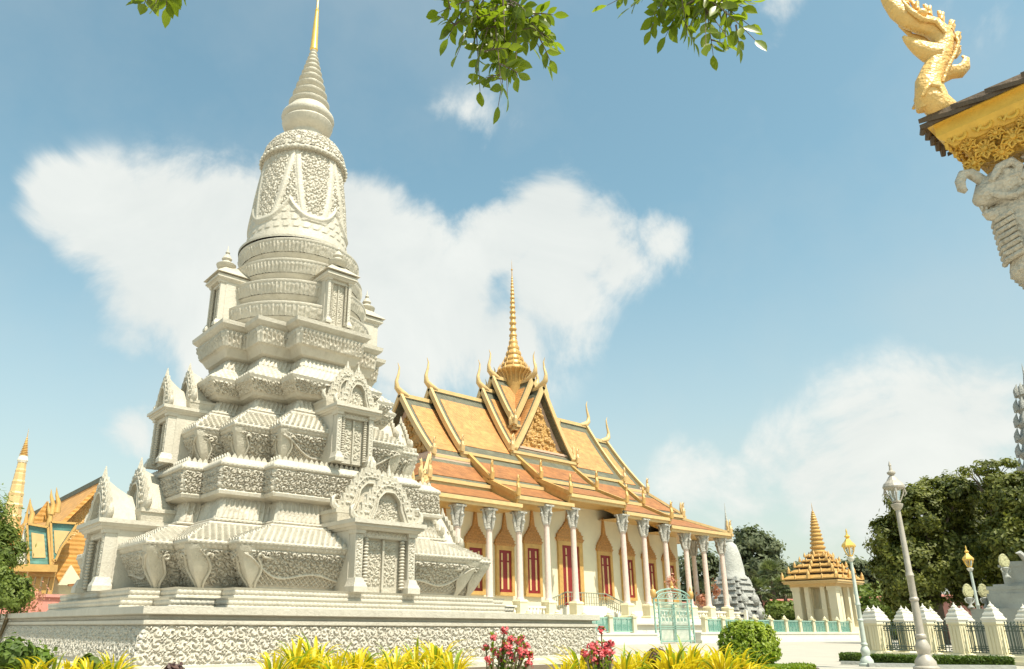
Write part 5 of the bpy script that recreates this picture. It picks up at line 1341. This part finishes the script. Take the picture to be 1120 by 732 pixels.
LG = 'yellow strap-leaved plants in the left clump'; RG = 'yellow strap-leaved plants in the right clump'
for i, (px, py) in enumerate(((300, 716), (325, 705), (345, 701), (368, 716), (390, 712), (410, 718), (432, 712), (455, 712), (478, 704), (495, 713), (350, 722), (440, 724), (470, 722), (385, 727))):
    put_plant(i % 4, px, 8.2+.35*(i % 3), ztop(px, py-2, 8.4), 'yellow strap-leaved plant in the clump before the middle of the stupa plinth', LG, 1.0+.1*(i % 3), i*1.3)
for i, (px, py) in enumerate(((618, 722), (635, 712), (655, 724), (682, 718), (700, 712), (718, 715), (735, 708), (752, 710), (770, 712), (790, 710), (806, 714), (815, 722), (725, 722), (760, 722), (785, 722), (695, 724), (640, 726), (745, 724))):
    put_plant(i % 4, px, 8.6+.35*(i % 3), ztop(px, py-2, 8.8), 'yellow strap-leaved plant in the clump left of the round bush', RG, 1.0+.1*(i % 3), i*1.7+.4)
for i, (px, py) in enumerate(((100, 722), (125, 718), (60, 722), (15, 724), (38, 722), (78, 726))):
    put_plant(i % 4, px, 8.0+.3*(i % 2), ztop(px, py-2, 8.1), 'yellow strap-leaved plant before the left corner of the stupa plinth', 'yellow strap-leaved plants at the far left', .85, i*2.1)
def leafy(name, label, px, py, dist, wpx, lm, seed, hp=12):
    p = at_d(px, py, dist); k = (p-EYE).dot(FW)/FPX
    bush(name, label, 'plant', (p.x, p.y, G), [(p.x, p.y, p.z-hp*k*.6, wpx*k, wpx*k, hp*k)], 900, .045, lm, seed=seed, clump=.3, sub=30, shell=.3, stemr=.012)
leafy('green_shrub', 'small dark green shrub in the bottom left corner of the bed', 14, 708, 8.2, 18, L_HEDGE, 3, 14)
leafy('green_shrub', 'small leafy green shrub left of the stupa corner', 38, 716, 8.4, 14, L_BRIGHT, 4, 10)
leafy('purple_plant', 'small purple leaved plant in front of the left plinth frieze', 192, 732, 8.2, 9, L_PURP, 5, 8)
leafy('purple_plant', 'small purple leaved plant among the yellow leaves of the right clump', 716, 716, 9.0, 10, L_PURP, 6, 8)
leafy('green_shrub', 'small olive leaved sprig before the left part of the plinth', 98, 722, 8.2, 8, L_SHRUB, 7, 10)
def euphorbia(label, items, dist, seed):
    r_ = random.Random(seed); b0 = at_d(items[0][0], 745, dist); o = thing('red_flowering_plant', label, 'plant', (b0.x, b0.y, G), 'red flowering plants in the bed')
    S = MB(); Fl = MB(); Lf = MB(); k = (b0-EYE).dot(FW)/FPX
    for px, py in items:
        e = at_d(px+r_.uniform(-2, 2), py, dist+r_.uniform(-.15, .15)); s0 = Vector((b0.x+r_.uniform(-.05, .05), b0.y+r_.uniform(-.05, .05), G)); mid = s0.lerp(e, .5)+Vector((r_.uniform(-.03, .03), r_.uniform(-.03, .03), -.05))
        S.tube([tuple(s0), tuple(mid), tuple(e)], [.016, .013, .008], 6)
        for q in range(12):
            v_ = s0.lerp(mid, q/12*1.0) if q < 5 else mid.lerp(e, (q-5)/7); th = r_.uniform(0, 6.28); S.tube([tuple(v_), (v_.x+.022*math.cos(th), v_.y+.022*math.sin(th), v_.z+.005)], [.003, .0006], 4)
        for q in range(34):
            d_ = Vector((r_.gauss(0, 1), r_.gauss(0, 1), r_.gauss(.3, .8))).normalized(); c_ = e+d_*r_.uniform(.01, .050); sv = d_.orthogonal().normalized()*.017; uv = d_.cross(sv); a_ = c_+d_*.006
            Fl.add([tuple(c_-sv), tuple(a_-uv), tuple(c_+sv), tuple(a_+uv)], [(0, 1, 2, 3)])
        for q in range(22):
            v_ = mid.lerp(e, r_.uniform(.1, 1.05)); th = r_.uniform(0, 6.28); d_ = Vector((math.cos(th), math.sin(th), r_.uniform(.2, 1.3))).normalized()*r_.uniform(.05, .085); sv = Vector((-math.sin(th), math.cos(th), 0))*.015
            Lf.add([tuple(v_), tuple(v_+d_*.6+sv), tuple(v_+d_), tuple(v_+d_*.6-sv)], [(0, 1, 2, 3)])
    S.build('stem', STEM, o); Fl.build('flowers', FLOWER, o); Lf.build('leaves', L_BRIGHT, o)
euphorbia('thorny plant with coral red flowers between the two yellow clumps', [(533, 709), (540, 697), (551, 690), (558, 700), (565, 702), (575, 714), (582, 717), (560, 716), (545, 718), (536, 722), (570, 700), (552, 705), (578, 726), (541, 712), (549, 712), (556, 709), (563, 722), (570, 719), (551, 724), (567, 711), (577, 707)], 8.3, 1)
euphorbia('tall thorny plant with coral red flowers left in the right yellow clump', [(656, 690), (645, 708), (652, 706), (662, 706), (640, 715), (668, 705), (658, 717), (650, 722), (665, 722), (649, 714), (655, 712), (661, 713), (668, 714), (644, 719), (655, 724)], 8.3, 2)

# ================================================================== LEFT BACKGROUND : palace
PY_ = 60
PB = thing('palace_building', 'golden orange tiled palace building with teal bordered gables at the far left', 'palace', (14, PY_, G))
def slab(mbx, pts, th=.25):
    p = [Vector(q) for q in pts]; n_ = (p[1]-p[0]).cross(p[-1]-p[0]).normalized()
    if n_.z < 0: n_ = -n_
    V = [tuple(q) for q in p]+[tuple(q-n_*th) for q in p]; k = len(p)
    mbx.add(V, [tuple(range(k)), tuple(range(k, 2*k))[::-1]]+[(i, (i+1) % k, k+(i+1) % k, k+i) for i in range(k)])
mb = MB(); mb.box(10.2, 18.8, PY_+1.5, PY_+26, G, 5.4); mb.build('wall', CREAM_Y, PB)
rx, rz_ = 14.5, 11.9
mb = MB(); slab(mb, [(9.2, PY_, 4.6), (rx, PY_, rz_), (rx, PY_+27, rz_), (9.2, PY_+27, 4.6)]); slab(mb, [(19.8, PY_, 4.6), (rx, PY_, rz_), (rx, PY_+27, rz_), (19.8, PY_+27, 4.6)])
o = mb.build('main_roof', TILE_Y, PB)
mb = MB(); mb.bar((rx, PY_-.2, rz_+.1), (rx, PY_+27, rz_+.1), .4, .4); mb.build('roof_ridge', TILE_G, PB)
mb = MB(); mb.prism([(9.9, 4.8), (rx, rz_-.5), (19, 4.8)], PY_+.8, PY_+1.2, 'y'); mb.build('main_gable', GOLD_C, PB)
# front pavilion wing with teal bordered panels facing us
def quad_px(pts, y0): return [tuple(at_y(px, py, y0)) for px, py in pts]
def thick(mbx, q, dy): 
    k = len(q); V = list(q)+[(x, y+dy, z) for x, y, z in q]; mbx.add(V, [tuple(range(k)), tuple(range(k, 2*k))[::-1]]+[(i, (i+1) % k, k+(i+1) % k, k+i) for i in range(k)])
mb = MB(); mb2 = MB(); mb3 = MB(); mb4 = MB()
for pts in ([(29, 573), (52, 577), (55, 619), (31, 619)], [(55, 571), (84, 573), (66, 600), (60, 614), (57, 612)]):
    q = [Vector(p) for p in quad_px(pts, PY_-4)]; c_ = sum(q, Vector())/len(q)
    thick(mb, [tuple(p) for p in q], .3)
    q2 = [c_.lerp(p, .60) for p in q]; thick(mb2, [(p.x, p.y-.04, p.z) for p in q2], .02)
    for i in range(len(q)): mb3.bar(q[i]+Vector((0, -.1, 0)), q[(i+1) % len(q)]+Vector((0, -.1, 0)), .13, .13, (0, 1, 0))
o = mb.build('teal_bordered_roof', TILE_T, PB); mb2.build('roof_tiles', GOLD_L, o); mb3.build('gold_edging', GOLD, o)
mb = MB(); q = quad_px([(29, 572), (30, 618), (16, 618)], PY_-3.9); thick(mb, q, .3); mb.build('white_gable', WHITE, PB)
mb = MB()
a_ = at_y(14, 621, PY_-4.4); b_ = at_y(62, 622, PY_-4.4); mb.bar(a_, b_, .5, .45); mb.bar(at_y(30, 628, PY_-4), at_y(60, 629, PY_-4), .4, .3)
for px in (34, 41, 49, 56): p = at_y(px, 640, PY_-4); mb.box(p.x-.14, p.x+.14, p.y, p.y+.3, G, at_y(px, 625, PY_-4).z)
mb.build('gold_frieze', GOLD, PB)
mb = MB()
for px, py in ((33, 545), (53, 548), (56, 535), (62, 533)):
    p = at_y(px, py+28, PY_-3.5); e = at_y(px, py, PY_-3.5); mb.tube([tuple(p), tuple(p.lerp(e, .4)+Vector((.12, 0, 0))), tuple(p.lerp(e, .7)), tuple(e)], [.22, .16, .10, .01], 7)
mb.build('gold_finial', GOLD, PB, smooth=60)
mb = MB()
for pts in ([(33, 573), (52, 548), (57, 570)], [(0, 585), (28, 590), (14, 625), (-6, 640)], [(5, 600), (32, 570), (28, 600)], [(66, 600), (96, 575), (100, 618), (66, 640), (58, 622)]):
    thick(mb, quad_px(pts, PY_-3), .3)
mb.build('lower_roof', TILE_Y, PB)
mb = MB(); thick(mb, quad_px([(64, 640), (78, 618), (92, 640)], PY_-4.2), .3); thick(mb, quad_px([(34, 628), (64, 628), (64, 655), (34, 655)], PY_-2), .3); mb.build('porch_gable', CREAM_Y, PB)
mb = MB(); thick(mb, quad_px([(75, 639), (110, 636), (110, 642), (75, 641)], PY_-5), .3); mb.build('porch_eave', TILE_R, PB)
# spire
c = at_y(10, 560, 86); tp = at_y(24, 467, 86)
PS = thing('palace_spire', 'slender gold tiered spire rising behind the left tree', 'spire', (c.x, c.y, G))
zb_ = at_d(20, 503, 86).z; zt_ = tp.z
cx_, cy_ = c.x+.3, c.y; mb = MB(); mb.cbox(cx_, cy_, 1.1, 1.1, G, 8.0, .2)
prof = []; n_ = 8
for k in range(n_):
    f_ = k/n_; z = 8+(zb_-8)*f_; h = (zb_-8)/n_; r_ = .85*(1-f_)+.36; prof += [(r_, z), (r_*1.05, z+h*.25), (r_*.93, z+h*.4), (r_*.88, z+h*.95)]
mb.lathe(prof, (cx_, cy_), 8, .4); mb.build('spire_body', GOLD_L, PS)
mb = MB(); mb.lathe([(.42, zb_-.1), (.5, zb_+.15), (.42, zb_+.45), (.36, zb_+.7)], (cx_, cy_), 12); mb.build('white_band', WHITE, PS)
mb = MB(); prof = []; n_ = 11; z0 = zb_+.6
for k in range(n_):
    f_ = k/n_; z = z0+(zt_-1-z0)*f_; h = (zt_-1-z0)/n_; r_ = .36*(1-f_)+.06; prof += [(r_*.75, z), (r_, z+h*.25), (r_, z+h*.5), (r_*.7, z+h*.8)]
prof += [(.04, zt_-1), (.005, zt_)]; mb.lathe(prof, (cx_, cy_), 12); mb.build('spire_tip', GOLD, PS)
c2 = at_y(30, 560, 84); mb = MB(); mb.lathe([(.9, 2), (.7, 8), (.4, 10), (.2, 11), (.1, 12.2), (.01, 13.4)], (c2.x, c2.y), 8); S2 = thing('small_spire', 'short dull gold spire right of the slender gold spire', 'spire', (c2.x, c2.y, G)); mb.build('spire_body', GOLD, S2)
# pink wall at the left
LW = thing('pink_garden_wall', 'rose pink garden wall between the stupa and the palace', 'wall', (14, 52, G))
mb = MB(); xw_ = at_y(-20, 650, 52).x; mb.box(xw_, 22, 52, 52.4, G, 3.25); mb.build('wall', ROSE, LW); mb = MB(); mb.box(xw_-.1, 22.1, 51.85, 52.55, 3.25, 3.42); mb.build('coping', PINKW, LW)
# tree + bush at left edge
b = [px_blob(4, 585, 40, 16, 14), px_blob(-15, 565, 40, 26, 24), px_blob(10, 610, 40, 14, 12), px_blob(-20, 610, 40, 30, 26), px_blob(22, 600, 40, 8, 8), px_blob(-40, 580, 41, 30, 40)]
tb = at_d(-30, 670, 40)
tree('feathery_tree', 'feathery olive-green tree at the left edge of the view', 'tree', (tb.x, tb.y, G), b, 9000, .075, L_SHRUB, trunk_r=.12, seed=61, clump=.28, sub=40, aspect=4.0, limbs=9, shell=.3)
b = [px_blob(8, 652, 36, 22, 18), px_blob(-12, 640, 36, 22, 22), px_blob(20, 640, 36, 12, 10)]
bb = at_d(0, 672, 36); bush('green_garden_bush', 'olive green bush in front of the pink garden wall at the left', 'bush', (bb.x, bb.y, G), b, 9000, .09, L_SHRUB, seed=62, clump=.16, sub=50, shell=.6)
b = [px_blob(28, 655, 44, 14, 12)]; bb = at_d(28, 672, 44); bush('bougainvillea_bush', 'faded pink flowering bush before the pink garden wall', 'bush', (bb.x, bb.y, G), b, 420, .10, BOUG, seed=63, clump=.5)
# bougainvillea behind the gate
b = [px_blob(735, 645, 62, 5, 9)]; 
bb = at_d(735, 672, 70); b = [px_blob(734, 637, 70, 4, 4), px_blob(737, 645, 70, 3, 3)]; bush('bougainvillea_shrub', 'salmon flowering shrub rising behind the teal gate', 'bush', (bb.x, bb.y, G), b, 260, .13, BOUG, seed=64, clump=.5, stemr=.015)
bb = at_d(768, 672, 86); b = [px_blob(768, 656, 88, 5, 4), px_blob(783, 646, 88, 3, 6)]; bush('bougainvillea_shrub', 'salmon flowering shrub seen between the temple end columns', 'bush', (bb.x, bb.y, G), b, 260, .22, BOUG, seed=65, clump=.5, stemr=.015)

# ================================================================== NEAR PAVILION CORNER (upper right)
EX, EY, EZ = 6.5, 1.72, 5.76
NP = thing('ornate_pavilion', 'near pavilion corner with gold eave, flower frieze and white carved capital at upper right', 'pavilion', (EX+2, EY-2.5, G))
XE, YE = EX+5.5, EY-6.0
XA = EX+.52; YB = EY-.50
mb = MB()      # shallow roof: a projecting front part and a recessed rear part, tiles stepped along the eaves
def stepped_roof(x0, x1, y0, y1, h, n_):
    apex = Vector(((x0+x1)/2, (y0+y1)/2, EZ+h)); cs = [Vector((x0, y1, EZ)), Vector((x1, y1, EZ)), Vector((x1, y0, EZ)), Vector((x0, y0, EZ))]
    for i in range(4):
        a_, b_ = cs[i], cs[(i+1) % 4]; n2 = max(2, int(n_*(b_-a_).length/6))
        for j in range(n2):
            p, q = a_.lerp(b_, j/n2), a_.lerp(b_, (j+1)/n2); dz = Vector((0, 0, .05)); m1 = p.lerp(apex, .98); m2 = q.lerp(apex, .98)
            mb.hexa([tuple(x) for x in (p-dz*.6, q+dz*.6, m2, m1, p-dz*1.4, q-dz*.3, m2-dz, m1-dz)])
stepped_roof(EX, XA+.1, YE, EY, .12, 24); stepped_roof(XA-.05, XE, YE+.5, YB, .80, 24)
mb.build('tiled_roof', TILE_B, NP)
def ringbox(mbx, o0, o1, z0, z1, t_=0, w_=.5):
    tx = o0-o1
    for x0, x1, y0, y1 in ((EX+o0, XA, YE+o0, EY-o0), (XA-.06, XE-o0, YE+.5+o0, YB-o0+.003)):
        mbx.hexa([(x0, y0, z0), (x1, y0, z0), (x1, y1, z0), (x0, y1, z0), (x0-tx, y0-tx, z1), (x1, y0-tx, z1), (x1, y1+tx, z1), (x0-tx, y1+tx, z1)])
mb = MB(); ringbox(mb, .08, .08, EZ-.16, EZ-.06); ringbox(mb, .04, .04, EZ-.06, EZ-.02); ringbox(mb, .17, .08, EZ-.26, EZ-.16)
mb.build('eave_fascia', YELLOWC, NP)
mb = MB(); ax_ = np.linspace(0, 2*math.pi, 13)
for j in range(30):     # scrolled discs along both visible sides of the gold band
    for side in (0, 1):
        uu = .24+j*.185; z_ = EZ-.205
        if side == 0 and EY-uu > YE+.2: P_ = lambda a_, r_, d_=0: (EX+.125-d_, EY-uu-r_*math.cos(a_), z_+r_*math.sin(a_))
        elif side == 1 and EX+uu < XA-.05: P_ = lambda a_, r_, d_=0: (EX+uu+r_*math.cos(a_), EY-.125+d_, z_+r_*math.sin(a_))
        else: continue
        mb.tube([P_(a_, .042) for a_ in ax_], .016, 6); mb.tube([P_(a_*.7, .010+.024*k_/12) for k_, a_ in enumerate(ax_)], .010, 5); mb.tube([P_(0, -.085), P_(.6, -.075, .01), P_(1.5, .045)], [.02, .015, .006], 5)
mb.build('boss_row', YELLOWC, NP, smooth=60)
mb = MB(); ringbox(mb, .28, .19, EZ-.46, EZ-.26); r_ = random.Random(8)
for j in range(24):
    for side in (0, 1):
        for row, (dz_, off_, R_) in enumerate(((-.30, 0, .062), (-.385, .10, .088), (-.47, .0, .075))):
            uu = .27+j*.20+off_; z_ = EZ+dz_; dep = .20+.02*row
            if side == 0:
                if EY-uu < YE+.3: continue
                P_ = lambda a_, r_, d_=0: (EX+dep-d_, EY-uu-r_*math.cos(a_), z_+r_*math.sin(a_))
            else:
                if EX+uu > XA-.08: continue
                P_ = lambda a_, r_, d_=0: (EX+uu+r_*math.cos(a_), EY-dep+d_, z_+r_*math.sin(a_))
            ph = r_.uniform(0, 6)
            mb.ball(P_(0, 0, .045), R_*.28, 8, 6)
            for q in range(6):
                a_ = ph+q*math.pi/3; mb.tube([P_(a_-.25, R_*.3, .03), P_(a_-.35, R_*.75, .045), P_(a_, R_*1.0, .03), P_(a_+.35, R_*.75, .045), P_(a_+.25, R_*.3, .03)], R_*.15, 6); mb.ball(P_(a_, R_*.6, .015), R_*.26, 7, 5)
mb.build('flower_frieze', YELLOWF, NP, smooth=60)
mb = MB()
for px, py in ((1018.5, 131.5), (1052, 117), (1107, 92.5)): 
    p = at_x(px, py, EX+.05); mb.ball(tuple(p), .035, 12, 8)
mb.build('eave_bulb', mat('grey_glass_bulb', (.35, .34, .33), .15, metal=.6), NP, smooth=80)
mb = MB()
for j in range(5): mb.tube([(EX+.05+j*.10, EY-.02, EZ-.03), (EX+.05+j*.12, EY+.01, EZ-.10)], [.03, .02], 6)
mb.build('tile_end', TILE_B, NP)
# column with carved capital (figure bracket)
ccx, ccy = EX+.72, EY-.72
mb = MB(); mb.cbox(ccx, ccy, .26, .26, G, 3.9); mb.cbox(ccx, ccy, .34, .34, G, 1.3); mb.cbox(ccx, ccy, .26, .26, 3.9, EZ-.6)
for cx2, cy2 in ((XE-.72, ccy), (ccx, YE+.72), (XE-.72, YE+.72)): mb.cbox(cx2, cy2, .26, .26, G, EZ-.6)
mb.build('column', mat('shaded_white_stone', (.54, .50, .42), .7, var=.12, vscale=6, fn=f_carved(12.0, .03)), NP)
mb = MB(); mb.box(XA+.25, XE-.6, YE+1.1, YB-.25, EZ-.60, EZ-.45); mb.build('ceiling_beam', GREYB, NP)
dg = Vector((-1, 1, 0)).normalized(); sdv = Vector((1, 1, 0)).normalized()
# dragon finial on the hip, profile traced in the hip plane
DG = MB(); o0 = at_x(1020, 122, EX+.05); kx = (o0-EYE).dot(FW)/FPX
hdir = Vector((RT.x, RT.y, 0)).normalized(); hdir = -dg        # screen right ~ inward along the hip
def Dp(px, py, o_=0):
    d_ = ray(px, py); k_ = (Vector(o0)-EYE).dot(sdv)/d_.dot(sdv); p = EYE+d_*k_+sdv*o_   # point of the upright plane along the roof corner
    return (p.x, p.y, p.z)
body = [(1044, 122, 10), (1026, 116, 17), (1018, 106, 18), (1016, 92, 15), (1021, 78, 13), (1029, 64, 13), (1032, 50, 13), (1029, 38, 13), (1019, 30, 13), (1006, 26, 12.5), (994, 21, 12.5), (983, 13, 11.5), (974, 2, 9.5), (967, -9, 7), (959, -20, 3)]
DG.tube([Dp(a, b) for a, b, _ in body], [r_*kx for _, _, r_ in body], 16, flat=.8)
jaw = [(1027, 60, 15), (1015, 57, 13), (1005, 52, 10), (997, 47, 7), (991, 43, 4), (988, 40, 2)]
DG.tube([Dp(a, b) for a, b, _ in jaw], [r_*kx for _, _, r_ in jaw], 12, flat=.8)
for s_ in (-1, 1):
    DG.ball(Dp(1004, 22, s_*.075), .045, 10, 8); DG.tube([Dp(984, 5, s_*.05), Dp(990, 20, s_*.09), Dp(1002, 30, s_*.10), Dp(1018, 33, s_*.10), Dp(1028, 44, s_*.09)], [.012, .02, .022, .02, .012], 7)
    DG.tube([Dp(1004, 112, s_*.08), Dp(1010, 102, s_*.11), Dp(1020, 104, s_*.115), Dp(1024, 112, s_*.10)], [.015, .022, .02, .01], 7)
    DG.tube([Dp(1026, 96, s_*.08), Dp(1030, 84, s_*.09), Dp(1038, 68, s_*.09), Dp(1043, 54, s_*.085), Dp(1040, 42, s_*.07)], [.012, .016, .016, .014, .008], 7)
fl = [(978, -12, -4), (991, 6, 0), (1003, 13, 0), (1016, 18, 5), (1029, 25, 12), (1039, 34, 22), (1044, 46, 30), (1043, 60, 36)]
for j, (a, b, an) in enumerate(fl):
    th = R(105-an*1.6); dx, dy = math.cos(th), -math.sin(th); h_ = 15 if j not in (0,) else 8
    DG.tube([Dp(a, b), Dp(a+dx*h_*.45, b+dy*h_*.45), Dp(a+dx*h_*.8-3, b+dy*h_*.8), Dp(a+dx*h_-5, b+dy*h_+2)], [6*kx, 5.5*kx, 3.4*kx, 1*kx], 9, flat=.6); DG.tube([Dp(a-3, b+2, .05), Dp(a+dx*5-2, b+dy*5, .06), Dp(a+dx*9, b+dy*9, .03)], [2.2*kx, 2*kx, .8*kx], 6); DG.tube([Dp(a-3, b+2, -.05), Dp(a+dx*5-2, b+dy*5, -.06), Dp(a+dx*9, b+dy*9, -.03)], [2.2*kx, 2*kx, .8*kx], 6)
DG.tube([Dp(1024, 92), Dp(1030, 84), Dp(1040, 79), Dp(1050, 78), Dp(1056, 72), Dp(1057, 64), Dp(1052, 61)], [6*kx, 8*kx, 8*kx, 8*kx, 6.5*kx, 4*kx, 1.5*kx], 10, flat=.6)
DG.tube([Dp(1007, 100), Dp(1006, 108), Dp(1010, 120)], [5*kx, 6*kx, 7*kx], 9)
DG.tube([Dp(1045, 122), Dp(1060, 116), Dp(1078, 108)], [6*kx, 5*kx, 3*kx], 9)
# teeth ridge of the open mouth
for j in range(5): DG.tube([Dp(990+j*5, 26+j*2), Dp(990+j*5, 32+j*2)], [1.8*kx, .3*kx], 5)
DG.build('dragon_finial', GOLD_N, NP, smooth=70)
mb = MB()      # carved lion-like bracket figure under the eave corner
def tb(mbx, pts, o_=0, seg=10, fl=1.0): mbx.tube([Dp(a, b, o_ if len(p_) == 0 else p_[0]) for a, b, r_, *p_ in pts], [p[2]*kx for p in pts], seg, flat=fl)
tb(mb, [(1150, 306, 22), (1138, 290, 20), (1125, 268, 17), (1115, 248, 16), (1108, 230, 16), (1103, 208, 17)], seg=16)
tb(mb, [(1112, 200, 20), (1098, 204, 21), (1085, 211, 17), (1075, 217, 11), (1069, 221, 6)], seg=14)
tb(mb, [(1104, 228, 13), (1092, 234, 9), (1082, 235, 6), (1076, 232, 3)], seg=12)
tb(mb, [(1080, 202, 6), (1070, 195, 5.5), (1061, 190, 5.5), (1053, 191, 5), (1050, 199, 5), (1052, 207, 4.5), (1057, 210, 2.5)])
for s_ in (-1, 1):
    mb.ball(Dp(1090, 198, s_*.12), 5.5*kx, 12, 8)
    tb(mb, [(1076, 206, 3, s_*.11), (1082, 194, 4.5, s_*.14), (1094, 188, 5, s_*.15), (1102, 194, 5, s_*.15), (1100, 203, 4, s_*.15), (1093, 204, 2, s_*.14)], seg=8)
    tb(mb, [(1104, 206, 4, s_*.14), (1112, 198, 6, s_*.16), (1118, 186, 6, s_*.16), (1112, 180, 5, s_*.15), (1106, 184, 2, s_*.14)], seg=8)
    tb(mb, [(1074, 214, 3, s_*.06), (1086, 222, 4, s_*.11), (1100, 224, 4, s_*.14), (1110, 216, 4, s_*.15), (1118, 220, 3, s_*.15), (1122, 232, 2, s_*.14)], seg=8)
    tb(mb, [(1112, 212, 5, s_*.14), (1124, 208, 6, s_*.15), (1130, 218, 5, s_*.15), (1124, 226, 3, s_*.15)], seg=8)
    for j in range(4): tb(mb, [(1116+j*4, 232+j*7, 3, s_*.15), (1124+j*4, 238+j*7, 4, s_*.16), (1122+j*4, 250+j*7, 2, s_*.15)], seg=7)
for j in range(8): tb(mb, [(1097+j*1.8, 240+j*6, 2.8, -.13), (1089+j*1.9, 242+j*6, 3.2, 0), (1097+j*1.8, 240+j*6, 2.8, .13)], seg=7)
for j in range(5): tb(mb, [(1074+j*5, 226+j*.8, 1.6), (1074+j*5, 231+j*.8, .4)], seg=5)
tb(mb, [(1146, 300, 20), (1139, 290, 26), (1135, 284, 26), (1129, 276, 21), (1125, 271, 24), (1120, 264, 17)], seg=18)
for j in range(6): tb(mb, [(1118+j*6, 290, 3, -.02), (1112+j*6, 280, 3.5, -.05), (1110+j*6, 272, 1, -.02)], seg=6)
zb = Dp(1100, 268)[2]; mb.cbox(ccx, ccy, .36, .36, zb-.30, zb-.24, -.03); mb.cbox(ccx, ccy, .40, .40, zb-.24, zb-.16); mb.cbox(ccx, ccy, .34, .34, zb-.16, zb-.08, .03)
for j in range(7):
    q = -.3+j*.1
    for (x, y) in ((ccx-.40, ccy+q), (ccx+q, ccy+.40)): mb.tube([(x, y, zb-.24), (x*1, y, zb-.16), (x, y, zb-.10)], [.05, .04, .005], 6)
mb.build('carved_capital', mat('white_carved_stone', (.52, .475, .39), .75, var=.2, vscale=12, fn=f_carved(15.0, .035)), NP, smooth=60)

# ================================================================== OVERHANGING TREE
OT = thing('overhanging_tree', 'leafy tree whose green branch tips hang into the top of the view', 'tree', (-2.6, -1.4, G))
r_ = random.Random(21)
tb = MB(); tb.tube([(-2.6, -1.4, G-.1), (-2.5, -1.2, 2.2), (-2.1, -.8, 4.2), (-1.4, 0, 5.6)], [.26, .21, .18, .13], 10)
tips = {}
def hub(px, py, dist): return at_d(px, py, dist)
hubs = [hub(548, -70, 4.2), hub(775, -80, 4.6), hub(175, -70, 4.4)]
for h_ in hubs:
    s0 = Vector((-1.8, -.5, 4.9)); mid = s0.lerp(h_, .5)+Vector((0, 0, .9)); tb.tube([tuple(s0), tuple(s0.lerp(mid, .6)+Vector((0, 0, .15))), tuple(mid), tuple(mid.lerp(h_, .6)+Vector((0, 0, .12))), tuple(h_)], [.10, .075, .05, .03, .018], 8)
tb.build('trunk', BARK, OT, smooth=60)
lf = MB(); twg = MB()
def leaflet(p, d, L_, nrm):
    d = d.normalized(); sv = d.cross(nrm).normalized(); nn = sv.cross(d); w_ = L_*.24; prof = [(0, 0), (.25, .8), (.5, 1), (.75, .72), (1, .02)]; V = []
    for f_, k_ in prof: c_ = p+d*L_*f_-nn*L_*.10*f_*f_; V += [tuple(c_-sv*w_*k_+nn*w_*.25*k_), tuple(c_), tuple(c_+sv*w_*k_+nn*w_*.25*k_)]
    F = []
    for q in range(4): a = q*3; F += [(a, a+1, a+4, a+3), (a+1, a+2, a+5, a+4)]
    lf.add(V, F)
def frond(a, b, n_=9, L0=.135):
    a = Vector(a); b = Vector(b); sag = Vector((0, 0, .06*(b-a).length)); pts = [a.lerp(b, k/6)+sag*math.sin(math.pi*k/6) for k in range(7)]
    twg.tube([tuple(p) for p in pts], [.007-.0008*k for k in range(7)], 5)
    d = (b-a).normalized(); side = d.cross(Vector((r_.uniform(-1, 1), r_.uniform(-1, 1), r_.uniform(.2, 1)))).normalized(); nrm = side.cross(d)
    for k in range(n_):
        f_ = .25+.75*k/n_; p = a.lerp(b, f_)+sag*math.sin(math.pi*f_)
        for s_ in (-1, 1):
            dd = (d*r_.uniform(.5, .9)+side*s_*r_.uniform(.7, 1)+Vector((r_.uniform(-.3, .3), r_.uniform(-.3, .3), r_.uniform(-.5, .1)))); leaflet(p, dd, L0*r_.uniform(.7, 1.1), (nrm+Vector((r_.uniform(-.4, .4),)*3)))
    leaflet(b, d, L0, nrm)
def cluster(org, dist, ends, extra, seed):
    for (px, py) in ends:
        dd = dist+r_.uniform(-.3, .3); e = at_d(px, py, dd); o_ = at_d(org[0]+r_.uniform(-25, 25)+(px-org[0])*.25, org[1]+r_.uniform(-10, 14), dist+r_.uniform(-.15, .15)); frond(o_, e, r_.randint(4, 6))
        for q in range(extra):
            f_ = r_.uniform(.3, .8); s0 = o_.lerp(e, f_); t1 = s0+Vector((r_.uniform(-1, 1), r_.uniform(-1, 1), r_.uniform(-1, .3))).normalized()*r_.uniform(.12, .24); frond(s0, t1, 3, .11)
    for q in range(5):
        a = at_d(org[0]+r_.uniform(-30, 30), org[1]+5, dist); h_ = min(hubs, key=lambda h: (h-a).length); twg.tube([tuple(h_), tuple(a)], [.014, .008], 6)
cluster((545, -8), 4.3, [(480, 14), (490, 42), (500, 60), (520, 78), (525, 100), (545, 116), (555, 104), (598, 72), (600, 48), (590, 22), (575, 12), (565, 85), (540, 60), (560, 50), (515, 30), (535, 40), (580, 50), (548, 92)], 2, 1)
cluster((760, -22), 4.7, [(664, 6), (690, 8), (712, 20), (728, 40), (745, 20), (752, 40), (772, 50), (780, 60), (795, 40), (826, 44), (820, 28), (812, 8), (790, 20), (765, 18), (800, 34), (738, 8)], 1, 2)
cluster((176, -25), 4.4, [(158, 4), (170, 4), (182, 8), (190, 0), (150, -8), (205, -8)], 0, 3)
for h_ in hubs:      # the rest of the leafy bough above the view
    for q in range(34):
        s0 = h_+Vector((r_.gauss(0, .35), r_.gauss(0, .35), r_.uniform(.15, .7))); frond(s0, s0+Vector((r_.uniform(-1, 1), r_.uniform(-1, 1), r_.uniform(-.2, .7))).normalized()*r_.uniform(.25, .45), 5, .12)
        if q % 3 == 0: twg.tube([tuple(h_), tuple(s0)], [.012, .006], 5)
lf.build('leaves', L_OVER, OT, smooth=80); twg.build('twigs', BARK, OT)

for o in ROOTS:
    if '_w' in o: del o['_w']
